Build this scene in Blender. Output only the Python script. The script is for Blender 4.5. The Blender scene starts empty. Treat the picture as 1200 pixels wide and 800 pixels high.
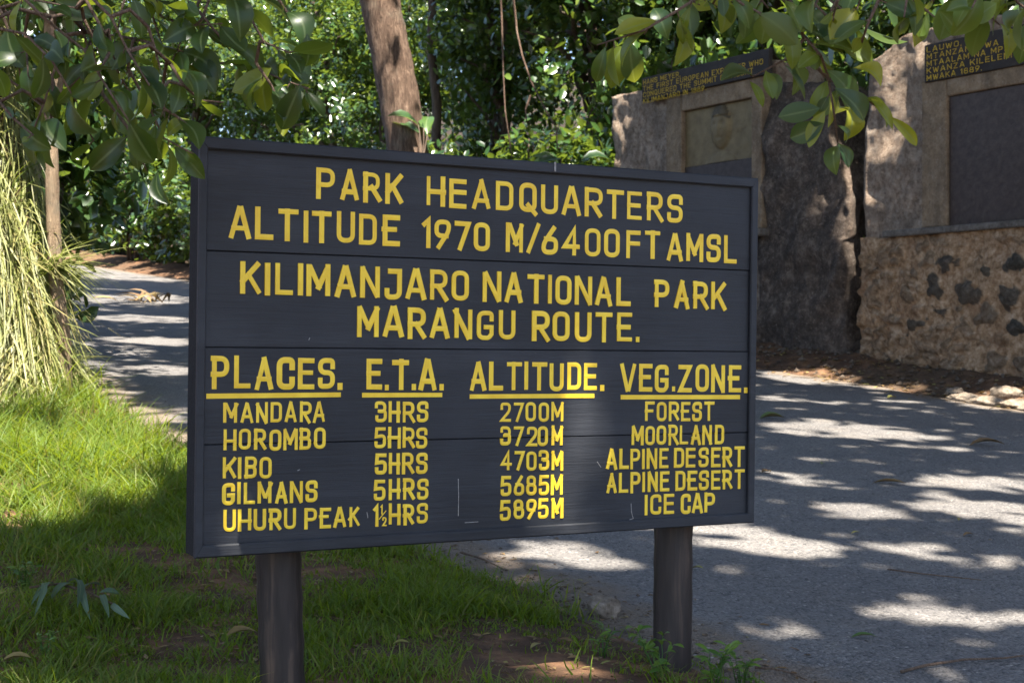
import bpy, math, random
import numpy as np
from mathutils import Vector

# ------------------------------------------------------------------ camera, sky, sun, exposure
scene = bpy.context.scene
COL = scene.collection
CZ, F = 1.55, 1800.0
cam_data = bpy.data.cameras.new("camera")
cam_data.sensor_width = 36.0
cam_data.lens = 36.0 * F / 1200.0
cam_data.clip_start, cam_data.clip_end = 0.05, 2000.0
cam_data.dof.use_dof = True
cam_data.dof.focus_distance = 4.9
cam_data.dof.aperture_fstop = 10.0
cam = bpy.data.objects.new("camera", cam_data)
COL.objects.link(cam)
cam.location = (0, 0, CZ)
cam.rotation_euler = (math.radians(90), 0, 0)
scene.camera = cam

SUN = np.array([0.15, -0.42, 1.0])
SUN = SUN / np.linalg.norm(SUN)
world = bpy.data.worlds.new("World")
scene.world = world
world.use_nodes = True
wn = world.node_tree
sky = wn.nodes.new("ShaderNodeTexSky")
sky.sky_type = 'NISHITA'
sky.sun_disc = False
sky.sun_elevation = math.asin(SUN[2])
sky.sun_rotation = math.atan2(SUN[0], SUN[1])
sky.altitude = 1900
sky.dust_density = 5.0
sky.air_density = 1.0
sky.ozone_density = 0.6
wn.links.new(sky.outputs[0], wn.nodes["Background"].inputs[0])
wn.nodes["Background"].inputs[1].default_value = 0.092
sun_data = bpy.data.lights.new("sun", 'SUN')
sun_data.energy = 5.0
sun_data.angle = math.radians(0.53)
sun_data.color = (1.0, 0.94, 0.84)
sun = bpy.data.objects.new("sun", sun_data)
COL.objects.link(sun)
sun.location = (5, -14, 34)
sun.rotation_euler = Vector(SUN).to_track_quat('Z', 'Y').to_euler()
scene.view_settings.view_transform = 'Standard'
scene.view_settings.look = 'None'
scene.view_settings.gamma = 1.0
scene.view_settings.exposure = 2.25
scene.cycles.use_denoising = True
scene.cycles.max_bounces = 8
scene.cycles.transparent_max_bounces = 4
scene.cycles.sample_clamp_indirect = 6.0

rng = np.random.default_rng(7)
random.seed(7)

# ------------------------------------------------------------------ geometry helpers
DS = np.array([-0.5317, 0.8469])      # along the road, away from the camera
DT = np.array([0.8469, 0.5317])       # across the road
GRADE = 0.0885

def st(x, y): return -0.5317 * x + 0.8469 * y, 0.8469 * x + 0.5317 * y
def xy(s, t): return -0.5317 * s + 0.8469 * t, 0.8469 * s + 0.5317 * t
def P(px, py, Y): return np.array([(px - 600) / F * Y, Y, CZ + (400 - py) / F * Y])
def smooth(v, a, b):
    k = np.clip((v - a) / (b - a), 0, 1)
    return k * k * (3 - 2 * k)

def _hash(ix, iy, iz, seed):
    h = (ix.astype(np.int64) * 374761393 + iy.astype(np.int64) * 668265263 + iz.astype(np.int64) * 2147483647 + seed * 974634777) & 0xFFFFFFFF
    h = ((h ^ (h >> 13)) * 1274126177) & 0xFFFFFFFF
    h = (h ^ (h >> 16)) & 0xFFFF
    return h / 65535.0

def vnoise(x, y, z=0.0, seed=0):
    x, y = np.asarray(x, float), np.asarray(y, float)
    z = np.zeros_like(x) + z
    ix, iy, iz = np.floor(x), np.floor(y), np.floor(z)
    fx, fy, fz = x - ix, y - iy, z - iz
    fx, fy, fz = [f * f * (3 - 2 * f) for f in (fx, fy, fz)]
    r = 0
    for dx in (0, 1):
        for dy in (0, 1):
            for dz in (0, 1):
                w = (fx if dx else 1 - fx) * (fy if dy else 1 - fy) * (fz if dz else 1 - fz)
                r = r + w * _hash(ix + dx, iy + dy, iz + dz, seed)
    return r
def fbm(x, y, z=0.0, seed=0, oct=3):
    r, a, tot = 0, 1.0, 0
    for o in range(oct):
        r = r + a * vnoise(np.asarray(x) * 2**o, np.asarray(y) * 2**o, np.asarray(z) * 2**o, seed + o)
        tot += a; a *= 0.5
    return r / tot

def road_edge(s):
    return 3.55 + 0.5 * smooth(s, 9, 15) + 0.16 * (vnoise(s * 1.3, s * 0 + 2.0, seed=5) - 0.5) + 0.07 * (vnoise(s * 5, s * 0, seed=6) - .5)
def far_edge(s):
    return 12.1 + 0.25 * (vnoise(s * 0.9, s * 0 + 7.0, seed=8) - 0.5) + 0.1 * (vnoise(s * 4, s * 0, seed=9) - .5)

def H(x, y):
    x, y = np.asarray(x, float), np.asarray(y, float)
    s, t = st(x, y)
    z = GRADE * np.clip(s, -50, 75)
    near = smooth(road_edge(s) - t, -0.02, 0.7)
    z = z + near * (0.05 + 0.06 * (fbm(x * 1.4, y * 1.4, seed=11) - 0.4) + 0.025 * (vnoise(x * 6, y * 6, seed=12) - .5))
    z = z + 3.3 * smooth(-0.293 * y - x + 0.30 * (vnoise(x * 1.5, y * 1.5, seed=14) - .5), -.1, .85) * smooth(y, 11.0, 12.6) * smooth(road_edge(s) + 0.1 - t, 0, .6)
    ov = smooth(t - far_edge(s), 0.0, 1.0)
    z = z + ov * (0.22 + 0.12 * (fbm(x * 2.3, y * 2.3, seed=15) - .5))
    z = z + 0.30 * np.clip(t - 14.6, 0, 60) + 0.6 * (fbm(x * .3, y * .3, seed=16) - .5) * smooth(t, 14.6, 18)
    z = z + 0.025 * (vnoise(x * .8, y * .8, seed=17) - .5)
    return z
def Hs(x, y): return float(H(np.array([x]), np.array([y]))[0])
def G(px, py):
    """the point where the ray through a pixel of the photograph meets the ground"""
    lo, hi = 1.0, 80.0
    k, m = (px - 600) / F, (400 - py) / F
    ys = np.linspace(lo, hi, 4000)
    d = CZ + m * ys - H(k * ys, ys)
    i = int(np.argmax(d < 0)) if (d < 0).any() else len(ys) - 1
    y = ys[i]
    return np.array([k * y, y, Hs(k * y, y)])

def link(name, me, mats, parent=None, smooth_=False):
    o = bpy.data.objects.new(name, me)
    for m in (mats if isinstance(mats, (list, tuple)) else [mats]):
        me.materials.append(m)
    COL.objects.link(o)
    if parent is not None: o.parent = parent
    if smooth_: me.shade_smooth()
    return o

def np_mesh(name, V, loops, starts, tint=None, matidx=None):
    me = bpy.data.meshes.new(name)
    V = np.asarray(V, np.float32)
    me.vertices.add(len(V)); me.vertices.foreach_set("co", V.ravel())
    me.loops.add(len(loops)); me.loops.foreach_set("vertex_index", np.asarray(loops, np.int32))
    me.polygons.add(len(starts)); me.polygons.foreach_set("loop_start", np.asarray(starts, np.int32))
    if matidx is not None: me.polygons.foreach_set("material_index", np.asarray(matidx, np.int32))
    me.update(calc_edges=True)
    if tint is not None:
        a = me.attributes.new("tint", 'FLOAT', 'POINT'); a.data.foreach_set("value", np.asarray(tint, np.float32))
    return me

class MB:
    """collects polygons for one mesh"""
    def __init__(self): self.v, self.f = [], []
    def add(self, vs, fs):
        b = len(self.v); self.v += [tuple(map(float, q)) for q in vs]; self.f += [tuple(b + i for i in f) for f in fs]
    def box(self, o, ax, ay, az, bev=0.0):
        """corner o and three edge vectors, with bevelled edges"""
        o, ax, ay, az = [np.array(q, float) for q in (o, ax, ay, az)]
        L = [np.linalg.norm(q) for q in (ax, ay, az)]
        if bev <= 0:
            vs = [o + i * ax + j * ay + k * az for k in (0, 1) for j in (0, 1) for i in (0, 1)]
            fs = [(0, 2, 3, 1), (4, 5, 7, 6), (0, 1, 5, 4), (2, 6, 7, 3), (0, 4, 6, 2), (1, 3, 7, 5)]
            self.add(vs, fs); return
        u = [q / l for q, l in zip((ax, ay, az), L)]
        idx, vs = {}, []
        for i in (0, 1):
            for j in (0, 1):
                for k in (0, 1):
                    c = o + i * ax + j * ay + k * az
                    sg = [bev * (1 - 2 * q) for q in (i, j, k)]
                    for w in range(3):
                        idx[(i, j, k, w)] = len(vs)
                        vs.append(c + sum(u[q] * sg[q] for q in range(3) if q != w))
        fs = []
        def quad(a, b, c, d): fs.append((a, b, c, d))
        for w in range(3):
            p, q = [e for e in range(3) if e != w]
            for e in (0, 1):
                ks = []
                for (m, n) in ((0, 0), (1, 0), (1, 1), (0, 1)):
                    key = [0, 0, 0]; key[w] = e; key[p] = m; key[q] = n
                    ks.append(idx[(*key, w)])
                quad(*ks)
        for w in range(3):
            p, q = [e for e in range(3) if e != w]
            for m in (0, 1):
                for n in (0, 1):
                    k0 = [0, 0, 0]; k0[p] = m; k0[q] = n
                    k1 = list(k0); k1[w] = 1
                    quad(idx[(*k0, p)], idx[(*k0, q)], idx[(*k1, q)], idx[(*k1, p)])
        for i in (0, 1):
            for j in (0, 1):
                for k in (0, 1):
                    fs.append(tuple(idx[(i, j, k, w)] for w in range(3)))
        self.add(vs, fs)
    def tube(self, pts, rad, n=8, cap=True, rough=0.0, seed=0):
        pts = [np.array(q, float) for q in pts]
        rad = rad if hasattr(rad, '__len__') else [rad] * len(pts)
        b = len(self.v); r_ = np.random.default_rng(seed)
        ref = np.array([0.31, 0.77, 0.55])
        for i, q in enumerate(pts):
            d = pts[min(i + 1, len(pts) - 1)] - pts[max(i - 1, 0)]
            d = d / (np.linalg.norm(d) + 1e-9)
            if abs(d @ ref) > 0.95: ref = np.array([1.0, 0, 0])
            u = np.cross(d, ref); u /= np.linalg.norm(u); w = np.cross(d, u)
            for k in range(n):
                a = 2 * math.pi * k / n
                rr = rad[i] * (1 + rough * (r_.random() - .5))
                self.v.append(tuple(q + rr * (math.cos(a) * u + math.sin(a) * w)))
        for i in range(len(pts) - 1):
            for k in range(n):
                k2 = (k + 1) % n
                self.f.append((b + i * n + k, b + i * n + k2, b + (i + 1) * n + k2, b + (i + 1) * n + k))
        if cap:
            self.f.append(tuple(b + k for k in range(n))[::-1])
            self.f.append(tuple(b + (len(pts) - 1) * n + k for k in range(n)))
    def build(self, name, mat, parent=None, smooth_=False, fix=True):
        me = bpy.data.meshes.new(name)
        me.from_pydata(self.v, [], self.f)
        if fix:
            import bmesh
            bm = bmesh.new(); bm.from_mesh(me)
            bmesh.ops.recalc_face_normals(bm, faces=bm.faces); bm.to_mesh(me); bm.free()
        me.update()
        return link(name, me, mat, parent, smooth_)

def tag(o, label=None, cat=None, group=None, kind=None):
    if label: o['label'] = label
    if cat: o['category'] = cat
    if group: o['group'] = group
    if kind: o['kind'] = kind
    return o
def thing(name, label, cat, loc=(0, 0, 0), group=None):
    o = bpy.data.objects.new(name, None); COL.objects.link(o)
    o.empty_display_size = 0.2
    o.location = loc
    return tag(o, label, cat, group)
def place(o, loc):
    """children built in world coordinates keep their place under an Empty at loc"""
    o.location = loc
    for c in COL.objects:
        if c.parent is o: c.location = (-loc[0], -loc[1], -loc[2])

# ------------------------------------------------------------------ materials
def mat_new(name):
    m = bpy.data.materials.new(name); m.use_nodes = True
    nt = m.node_tree; nt.nodes.clear()
    out = nt.nodes.new("ShaderNodeOutputMaterial")
    return m, nt, out
class NT:
    def __init__(self, name):
        self.m, self.t, self.out = mat_new(name)
        self.bs = self.n("ShaderNodeBsdfPrincipled"); self.l(self.bs.outputs[0], self.out.inputs[0])
        self.tc = self.n("ShaderNodeTexCoord")
    def n(self, k, **kw):
        q = self.t.nodes.new(k)
        for a, b in kw.items(): setattr(q, a, b)
        return q
    def l(self, a, b): self.t.links.new(a, b)
    def mapping(self, scale=(1, 1, 1), rot=(0, 0, 0), src=None):
        q = self.n("ShaderNodeMapping"); q.inputs['Scale'].default_value = scale; q.inputs['Rotation'].default_value = rot
        self.l(src or self.tc.outputs['Object'], q.inputs[0]); return q.outputs[0]
    def noise(self, scale, detail=4, rough=.55, vec=None, dist=0):
        q = self.n("ShaderNodeTexNoise"); q.inputs['Scale'].default_value = scale; q.inputs['Detail'].default_value = detail
        q.inputs['Roughness'].default_value = rough; q.inputs['Distortion'].default_value = dist
        self.l(vec or self.tc.outputs['Object'], q.inputs['Vector']); return q.outputs['Fac']
    def voro(self, scale, vec=None, feature='F1', out='Distance', rnd=1.0):
        q = self.n("ShaderNodeTexVoronoi", feature=feature); q.inputs['Scale'].default_value = scale; q.inputs['Randomness'].default_value = rnd
        self.l(vec or self.tc.outputs['Object'], q.inputs['Vector']); return q.outputs[out]
    def ramp(self, fac, stops):
        q = self.n("ShaderNodeValToRGB"); e = q.color_ramp.elements
        while len(e) < len(stops): e.new(.5)
        for i, (p, c) in enumerate(stops):
            e[i].position = p; e[i].color = (*c, 1) if not isinstance(c, (int, float)) else (c, c, c, 1)
        self.l(fac, q.inputs[0]); return q.outputs[0]
    def mix(self, fac, a, b, mode='MIX'):
        q = self.n("ShaderNodeMix", data_type='RGBA', blend_type=mode)
        for sock, val in ((q.inputs[0], fac), (q.inputs[6], a), (q.inputs[7], b)):
            if isinstance(val, (int, float)): sock.default_value = val
            elif isinstance(val, tuple): sock.default_value = (*val, 1)
            else: self.l(val, sock)
        return q.outputs[2]
    def math(self, op, a, b=None, c=None):
        q = self.n("ShaderNodeMath", operation=op)
        for i, v in enumerate((a, b, c)):
            if v is None: continue
            if isinstance(v, (int, float)): q.inputs[i].default_value = v
            else: self.l(v, q.inputs[i])
        return q.outputs[0]
    def bump(self, h, strength=.5, dist=.02, prev=None):
        q = self.n("ShaderNodeBump"); q.inputs['Strength'].default_value = strength; q.inputs['Distance'].default_value = dist
        self.l(h, q.inputs['Height'])
        if prev is not None: self.l(prev, q.inputs['Normal'])
        self.l(q.outputs[0], self.bs.inputs['Normal']); return q.outputs[0]
    def base(self, c):
        if isinstance(c, tuple): self.bs.inputs['Base Color'].default_value = (*c, 1)
        else: self.l(c, self.bs.inputs['Base Color'])
    def set(self, rough=None, spec=None, metal=None):
        if rough is not None:
            if isinstance(rough, (int, float)): self.bs.inputs['Roughness'].default_value = rough
            else: self.l(rough, self.bs.inputs['Roughness'])
        if spec is not None: self.bs.inputs['Specular IOR Level'].default_value = spec
        if metal is not None: self.bs.inputs['Metallic'].default_value = metal
        return self

def leaf_mat(name, stops, under, rough=.38, trans=.35, tcol=(0.32, 0.42, 0.03), spec=.5):
    a = NT(name)
    at = a.n("ShaderNodeAttribute", attribute_name="tint")
    c = a.ramp(at.outputs['Fac'], stops)
    nz = a.noise(30, 2)
    c = a.mix(a.math('MULTIPLY', nz, .35), c, (0.02, 0.04, 0.01))
    sn = a.noise(120, 2, .6); c = a.mix(a.ramp(sn, [(.70, 0.0), (.74, .5)]), c, (.10, .07, .02))
    rb = a.n("ShaderNodeAttribute", attribute_name="rib")
    c = a.mix(a.ramp(rb.outputs['Fac'], [(.86, 0.0), (.96, .55)]), c, (.17, .22, .09))
    geo = a.n("ShaderNodeNewGeometry")
    c = a.mix(a.math('MULTIPLY', geo.outputs['Backfacing'], .6), c, under)
    a.base(c); a.set(rough, spec)
    tr = a.n("ShaderNodeBsdfTranslucent")
    tc = a.mix(.55, c, tcol)
    a.l(tc, tr.inputs[0])
    mx = a.n("ShaderNodeMixShader"); mx.inputs[0].default_value = trans
    a.l(a.bs.outputs[0], mx.inputs[1]); a.l(tr.outputs[0], mx.inputs[2]); a.l(mx.outputs[0], a.out.inputs[0])
    return a.m

M = {}
M['leaf_dark'] = leaf_mat("glossy_dark_leaf", [(0, (.012, .032, .012)), (.5, (.022, .055, .014)), (.8, (.05, .10, .016)), (1, (.24, .26, .02))], (.045, .08, .022), rough=.36, trans=.45, spec=.4, tcol=(.40, .48, .02))
M['leaf_yellow'] = leaf_mat("yellow_green_leaf", [(0, (.02, .06, .035)), (.35, (.045, .10, .03)), (.7, (.12, .17, .02)), (1, (.36, .33, .02))], (.085, .12, .03), rough=.36, trans=.46, tcol=(.46, .46, .02), spec=.35)
M['leaf_forest'] = leaf_mat("forest_leaf", [(0, (.010, .03, .011)), (.45, (.026, .07, .018)), (.8, (.085, .16, .03)), (1, (.2, .26, .05))], (.04, .075, .025), rough=.27, trans=.3, spec=1.0)
M['leaf_shade'] = leaf_mat("shade_canopy_leaf", [(0, (.02, .05, .015)), (1, (.05, .1, .02))], (.04, .07, .03), rough=.45, trans=.15)
M['grass'] = leaf_mat("grass_blade", [(0, (.03, .07, .010)), (.5, (.12, .20, .013)), (.85, (.29, .35, .03)), (.93, (.36, .30, .11)), (1, (.22, .13, .06))], (.09, .14, .03), rough=.5, trans=.42, tcol=(.38, .46, .015), spec=.2)
M['dry_grass'] = leaf_mat("long_dry_grass", [(0, (.04, .10, .012)), (.42, (.12, .19, .025)), (.62, (.22, .165, .065)), (1, (.36, .26, .12))], (.3, .28, .1), rough=.5, trans=.3, tcol=(.4, .4, .1))
M['fern'] = leaf_mat("pale_dead_leaf", [(0, (.035, .075, .03)), (1, (.10, .15, .075))], (.12, .16, .09), rough=.6, trans=.2, tcol=(.3, .3, .2))
M['weed'] = leaf_mat("weed_leaf", [(0, (.05, .13, .02)), (1, (.16, .26, .03))], (.1, .17, .05), rough=.4, trans=.35)
M['fallen'] = leaf_mat("fallen_leaf", [(0, (.13, .06, .03)), (.4, (.28, .17, .07)), (.7, (.34, .3, .08)), (1, (.07, .13, .03))], (.25, .17, .09), rough=.55, trans=.15, tcol=(.4, .25, .05))

def make_ground_mat():
    a = NT("ground_soil")
    big = a.noise(.8, 5); mid = a.noise(6, 6, .65); fine = a.noise(60, 4, .7)
    soil = a.ramp(mid, [(.25, (.045, .026, .016)), (.5, (.10, .055, .031)), (.75, (.25, .13, .065))])
    litter = a.ramp(a.voro(38, out='Color'), [(0, (.035, .024, .016)), (.5, (.08, .055, .034)), (1, (.16, .115, .075))])
    c = a.mix(a.ramp(big, [(.45, 0.0), (.62, .7)]), soil, litter)
    dp = a.n('ShaderNodeVectorMath', operation='DOT_PRODUCT'); a.l(a.tc.outputs['Object'], dp.inputs[0]); dp.inputs[1].default_value = (.8469, .5317, 0)
    hum = a.mix(mid, (.014, .010, .007), (.05, .036, .024))
    c = a.mix(a.ramp(a.math('DIVIDE', dp.outputs['Value'], 20.0), [(.66, 0.0), (.72, 1.0)]), c, hum)
    a.base(c); a.set(.92, .2)
    b = a.bump(mid, .7, .05); a.bump(fine, .6, .012, b)
    return a.m
M['ground'] = make_ground_mat()

def make_road_mat():
    a = NT("weathered_gravel_asphalt")
    big = a.noise(.9, 5, .6); patch = a.noise(3.1, 5, .65, dist=.4); grit = a.noise(140, 3, .7)
    st_ = a.voro(75, feature='F1', out='Distance'); cc = a.voro(75, out='Color')
    c = a.ramp(big, [(.3, (.135, .125, .118)), (.7, (.20, .185, .17))])
    c = a.mix(a.ramp(patch, [(.5, 0.0), (.72, .5)]), c, (.20, .17, .14))
    bw = a.n("ShaderNodeRGBToBW"); a.l(cc, bw.inputs[0])
    c = a.mix(a.ramp(bw.outputs[0], [(.1, .75), (.38, 0.0)]), c, (.035, .034, .036))
    c = a.mix(a.ramp(bw.outputs[0], [(.72, 0.0), (.95, .6)]), c, (.36, .33, .30))
    c = a.mix(a.ramp(grit, [(.35, .5), (.55, 0.0)]), c, (.06, .056, .055))
    eg = a.n('ShaderNodeAttribute', attribute_name='edge')
    c = a.mix(a.ramp(a.math('ADD', eg.outputs['Fac'], a.math('MULTIPLY', a.math('SUBTRACT', patch, .5), 1.3)), [(.42, 0.0), (.85, .85)]), c, (.17, .125, .085))
    ck = a.voro(1.1, a.n('ShaderNodeTexCoord').outputs['Object'], 'DISTANCE_TO_EDGE', 'Distance') if False else a.noise(2.3, 6, .6, dist=1.2)
    c = a.mix(a.ramp(a.math('ABSOLUTE', a.math('SUBTRACT', ck, .5)), [(0.0, .55), (.008, 0.0)]), c, (.05, .045, .042))
    sp = a.voro(26, out='Color'); b2 = a.n('ShaderNodeRGBToBW'); a.l(sp, b2.inputs[0]); ds = a.voro(26, out='Distance')
    c = a.mix(a.math('MULTIPLY', a.ramp(b2.outputs[0], [(.74, 0.0), (.80, 1.0)]), a.ramp(ds, [(.16, .85), (.32, 0.0)])), c, (.04, .036, .035))
    c = a.mix(a.math('MULTIPLY', a.ramp(b2.outputs[0], [(.18, 1.0), (.22, 0.0)]), a.ramp(ds, [(.12, .8), (.24, 0.0)])), c, (.42, .38, .33))
    a.base(c); a.set(a.ramp(grit, [(.3, .62), (.7, .85)]), .35)
    b = a.bump(a.math('SUBTRACT', 1.0, st_), .9, .012); b = a.bump(patch, .35, .04, b); a.bump(grit, .7, .006, b)
    return a.m
M['road'] = make_road_mat()

def make_bark(name, c0, c1, c2, sc=1.0):
    a = NT(name)
    v = a.mapping((17 * sc, 17 * sc, 3.4 * sc)); n1 = a.noise(1.0, 8, .75, v, .9); n2 = a.noise(2.2 * sc, 5, .6)
    c = a.ramp(n1, [(.28, c0), (.52, c1), (.75, c2)])
    c = a.mix(a.ramp(n2, [(.55, 0.0), (.72, .5)]), c, (.16, .15, .11))
    a.base(c); a.set(.9, .25)
    b = a.bump(n1, .9, .05); a.bump(a.noise(30 * sc, 4), .5, .01, b)
    return a.m
M['bark'] = make_bark("brown_bark", (.022, .014, .010), (.13, .082, .056), (.36, .25, .175))
M['bark_thin'] = make_bark("thin_stem_bark", (.14, .09, .055), (.30, .21, .13), (.42, .31, .2), 2.5)
M['bark_dark'] = make_bark("dark_bark", (.04, .03, .024), (.10, .07, .05), (.2, .15, .11))
M['twig'] = make_bark("twig_bark", (.10, .06, .04), (.24, .16, .11), (.36, .26, .19), 6)

def make_paint(name, base, hi, rough=.5, dirx=None):
    """dull paint on sawn planks; the grain runs along the board"""
    a = NT(name)
    v = a.mapping((3.0, 75, 75), src=a.tc.outputs['Object'])
    g = a.noise(1.0, 7, .72, v, .9)
    v2 = a.mapping((.6, 6, 9)); g2 = a.noise(1.3, 5, .6, v2, .3)
    c = a.mix(a.ramp(g, [(.35, .1), (.75, .6)]), base, hi)
    c = a.mix(a.ramp(g2, [(.5, 0.0), (.8, .55)]), c, tuple(q * 1.7 + .012 for q in hi))
    cl = a.noise(2.1, 5, .6)
    c = a.mix(a.ramp(cl, [(.38, .55), (.6, 0.0)]), c, tuple(q * .5 for q in base))
    sp = a.noise(55, 2, .5)
    c = a.mix(a.ramp(sp, [(.78, 0.0), (.83, .35)]), c, (.3, .28, .26))
    a.base(c); a.set(a.ramp(g, [(.3, rough), (.7, rough + .18)]), .42)
    b = a.bump(g, .4, .005); a.bump(g2, .3, .008, b)
    return a.m
M['board'] = make_paint("blue_grey_board_paint", (.016, .0175, .0215), (.031, .0335, .040), .5)
M['rail'] = make_paint("blue_grey_rail_paint", (.0165, .018, .022), (.032, .0345, .041), .5)
M['back'] = make_paint("board_side_shade", (.004, .004, .004), (.007, .006, .006), .8)  # near-black colour stands in for shade on the sign's side
def make_post():
    a = NT("dark_painted_post")
    v = a.mapping((26, 26, 2.0)); g = a.noise(1, 6, .6, v, .5)
    c = a.ramp(g, [(.3, (.010, .007, .006)), (.55, (.030, .021, .017)), (.72, (.085, .056, .040))])
    a.base(c); a.set(.55, .4); a.bump(g, .6, .01)
    return a.m
M['post'] = make_post()
def make_yellow():
    a = NT("yellow_letter_paint")
    n1 = a.noise(14, 4); n2 = a.noise(90, 3, .7)
    c = a.ramp(n1, [(.3, (.80, .50, .02)), (.7, (.95, .66, .04))])
    c = a.mix(a.ramp(n2, [(.68, 0.0), (.8, .5)]), c, (.35, .24, .06))
    a.base(c); a.set(.42, .45); a.bump(n2, .3, .002)
    return a.m
M['yellow'] = make_yellow()
def make_old_yellow():
    a = NT("faded_yellow_paint"); n = a.noise(25, 4)
    a.base(a.ramp(n, [(.3, (.34, .22, .025)), (.7, (.62, .43, .04))])); a.set(.6, .3); return a.m
M['old_yellow'] = make_old_yellow()
M['plaque_board'] = make_paint("brown_black_board_paint", (.020, .013, .009), (.036, .025, .018), .65)

def make_plaster(name, stops, dark=.6, sc=1.0):
    a = NT(name)
    n1 = a.noise(2.6 * sc, 8, .72, dist=.6); n2 = a.noise(10 * sc, 7, .76); n3 = a.noise(34, 5, .75)
    c = a.ramp(n2, stops)
    c = a.mix(a.ramp(n1, [(.44, dark), (.60, 0.0)]), c, (.045, .038, .034))
    v = a.mapping((4, 4, .5)); n4 = a.noise(1.5, 5, .6, v)
    c = a.mix(a.ramp(n4, [(.5, 0.0), (.75, .45)]), c, (.05, .043, .036))
    c = a.mix(a.ramp(n3, [(.56, 0.0), (.70, .5)]), c, (.45, .38, .31))
    c = a.mix(a.ramp(n3, [(.32, .6), (.44, 0.0)]), c, (.06, .045, .035))
    a.base(c); a.set(.95, .15)
    b = a.bump(n2, 1.0, .07); a.bump(n3, .7, .015, b)
    return a.m
M['plaster'] = make_plaster("stained_plaster", [(.3, (.20, .13, .085)), (.5, (.46, .335, .24)), (.7, (.66, .53, .41))], .45)
M['plaster_dark'] = make_plaster("dark_rough_stone", [(.3, (.045, .033, .025)), (.5, (.16, .115, .085)), (.7, (.34, .26, .195))], .6)  # darker than the plaster of the adjoining wall
M['trim'] = make_plaster("smooth_buff_trim", [(.25, (.20, .135, .08)), (.5, (.34, .24, .15)), (.75, (.46, .35, .24))], .35, .7)
M['ledge'] = make_plaster("grey_cement_ledge", [(.25, (.12, .105, .09)), (.5, (.22, .19, .16)), (.8, (.34, .3, .26))], .3)
def make_rubble():
    a = NT("rubble_masonry")
    at = a.n("ShaderNodeAttribute", attribute_name="stone"); ti = a.n("ShaderNodeAttribute", attribute_name="tint")
    n1 = a.noise(3.5, 5, .65); n2 = a.noise(13, 6, .72); n3 = a.noise(50, 4, .7)
    mortar = a.ramp(n2, [(.3, (.13, .072, .036)), (.5, (.42, .265, .15)), (.68, (.66, .48, .32))])
    mortar = a.mix(a.ramp(n1, [(.5, 0.0), (.7, .6)]), mortar, (.24, .12, .06))
    stone = a.ramp(n2, [(.25, (.026, .023, .019)), (.55, (.08, .07, .056)), (.8, (.21, .18, .145))])
    stone = a.mix(a.math('MULTIPLY', ti.outputs['Fac'], .85), stone, mortar)
    ins = a.ramp(a.math('ADD', at.outputs['Fac'], a.math('MULTIPLY', a.math('SUBTRACT', n2, .5), .7)), [(.32, 0.0), (.60, 1.0)])
    c = a.mix(ins, mortar, stone)
    c = a.mix(a.ramp(n3, [(.58, 0.0), (.74, .35)]), c, (.40, .32, .24))
    a.base(c); a.set(.95, .15)
    b = a.bump(n2, 1.0, .06); a.bump(n3, .8, .015, b)
    return a.m
M['rubble'] = make_rubble()
def make_simple(name, stops, sc, rough=.9, metal=0, bs=.6, bd=.02, spec=.3):
    a = NT(name); n = a.noise(sc, 6, .65)
    a.base(a.ramp(n, stops)); a.set(rough, spec, metal); a.bump(n, bs, bd); return a.m
M['stone'] = make_simple("pale_rock", [(.3, (.09, .065, .045)), (.55, (.24, .19, .14)), (.75, (.40, .33, .26))], 14, bs=1.0, bd=.05)
M['scratch'] = make_simple('pale_bare_scratch', [(.3, (.22, .2, .18)), (.7, (.4, .38, .36))], 60, .8)
M['crumb'] = make_simple('earthy_crumbs', [(.3, (.05, .036, .025)), (.6, (.12, .09, .065)), (.8, (.25, .2, .16))], 3)
M['bronze_tan'] = make_simple("weathered_bronze_relief", [(.3, (.13, .09, .042)), (.7, (.22, .155, .072))], 8, .6, .25, .4)
M['bronze_hair'] = make_simple('dark_tan_patina', [(.3, (.06, .042, .022)), (.7, (.11, .08, .04))], 12, .6, .25, .4)
M['bronze_dark'] = make_simple("dark_bronze_plate", [(.3, (.046, .031, .024)), (.7, (.082, .057, .045))], 14, .5, .3, .3)

# ------------------------------------------------------------------ the setting: ground and road
def axis(dense0, dense1, step, lo, hi):
    mid = np.arange(dense0, dense1 + 1e-6, step)
    a, b, d = [], [], step
    p = dense0
    while p > lo: d *= 1.35; p -= d; a.append(p)
    d = step; p = dense1
    while p < hi: d *= 1.35; p += d; b.append(p)
    return np.concatenate([a[::-1], mid, b])
def grid_faces(nu, nv):
    i, j = np.meshgrid(np.arange(nu - 1), np.arange(nv - 1), indexing='ij')
    a = (i * nv + j).ravel()
    return np.stack([a, a + nv, a + nv + 1, a + 1], 1)
def sheet(name, S, T, off, mat):
    X, Y = xy(S, T)
    Z = H(X, Y) + off(S, T)
    f = grid_faces(*S.shape)
    me = np_mesh(name, np.stack([X.ravel(), Y.ravel(), Z.ravel()], 1), f.ravel(), np.arange(len(f)) * 4)
    me.flip_normals() if me.polygons[0].normal.z < 0 else None
    return link(name, me, mat, None, True)
S, T = np.meshgrid(axis(0, 24, .09, -500, 600), axis(-1.5, 16, .09, -500, 600), indexing='ij')
def g_off(S, T):
    inside = (T > road_edge(S) - .02) & (T < far_edge(S) + .02)
    return np.where(inside, -.05, 0.0)
tag(sheet("ground", S, T, g_off, M['ground']), kind='structure')
sv = axis(0, 24, .09, -300, 300); k = np.linspace(0, 1, 110)
S2 = np.repeat(sv[:, None], len(k), 1)
T2 = road_edge(S2) - .05 + (far_edge(S2) - road_edge(S2) + .1) * k[None, :]
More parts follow.
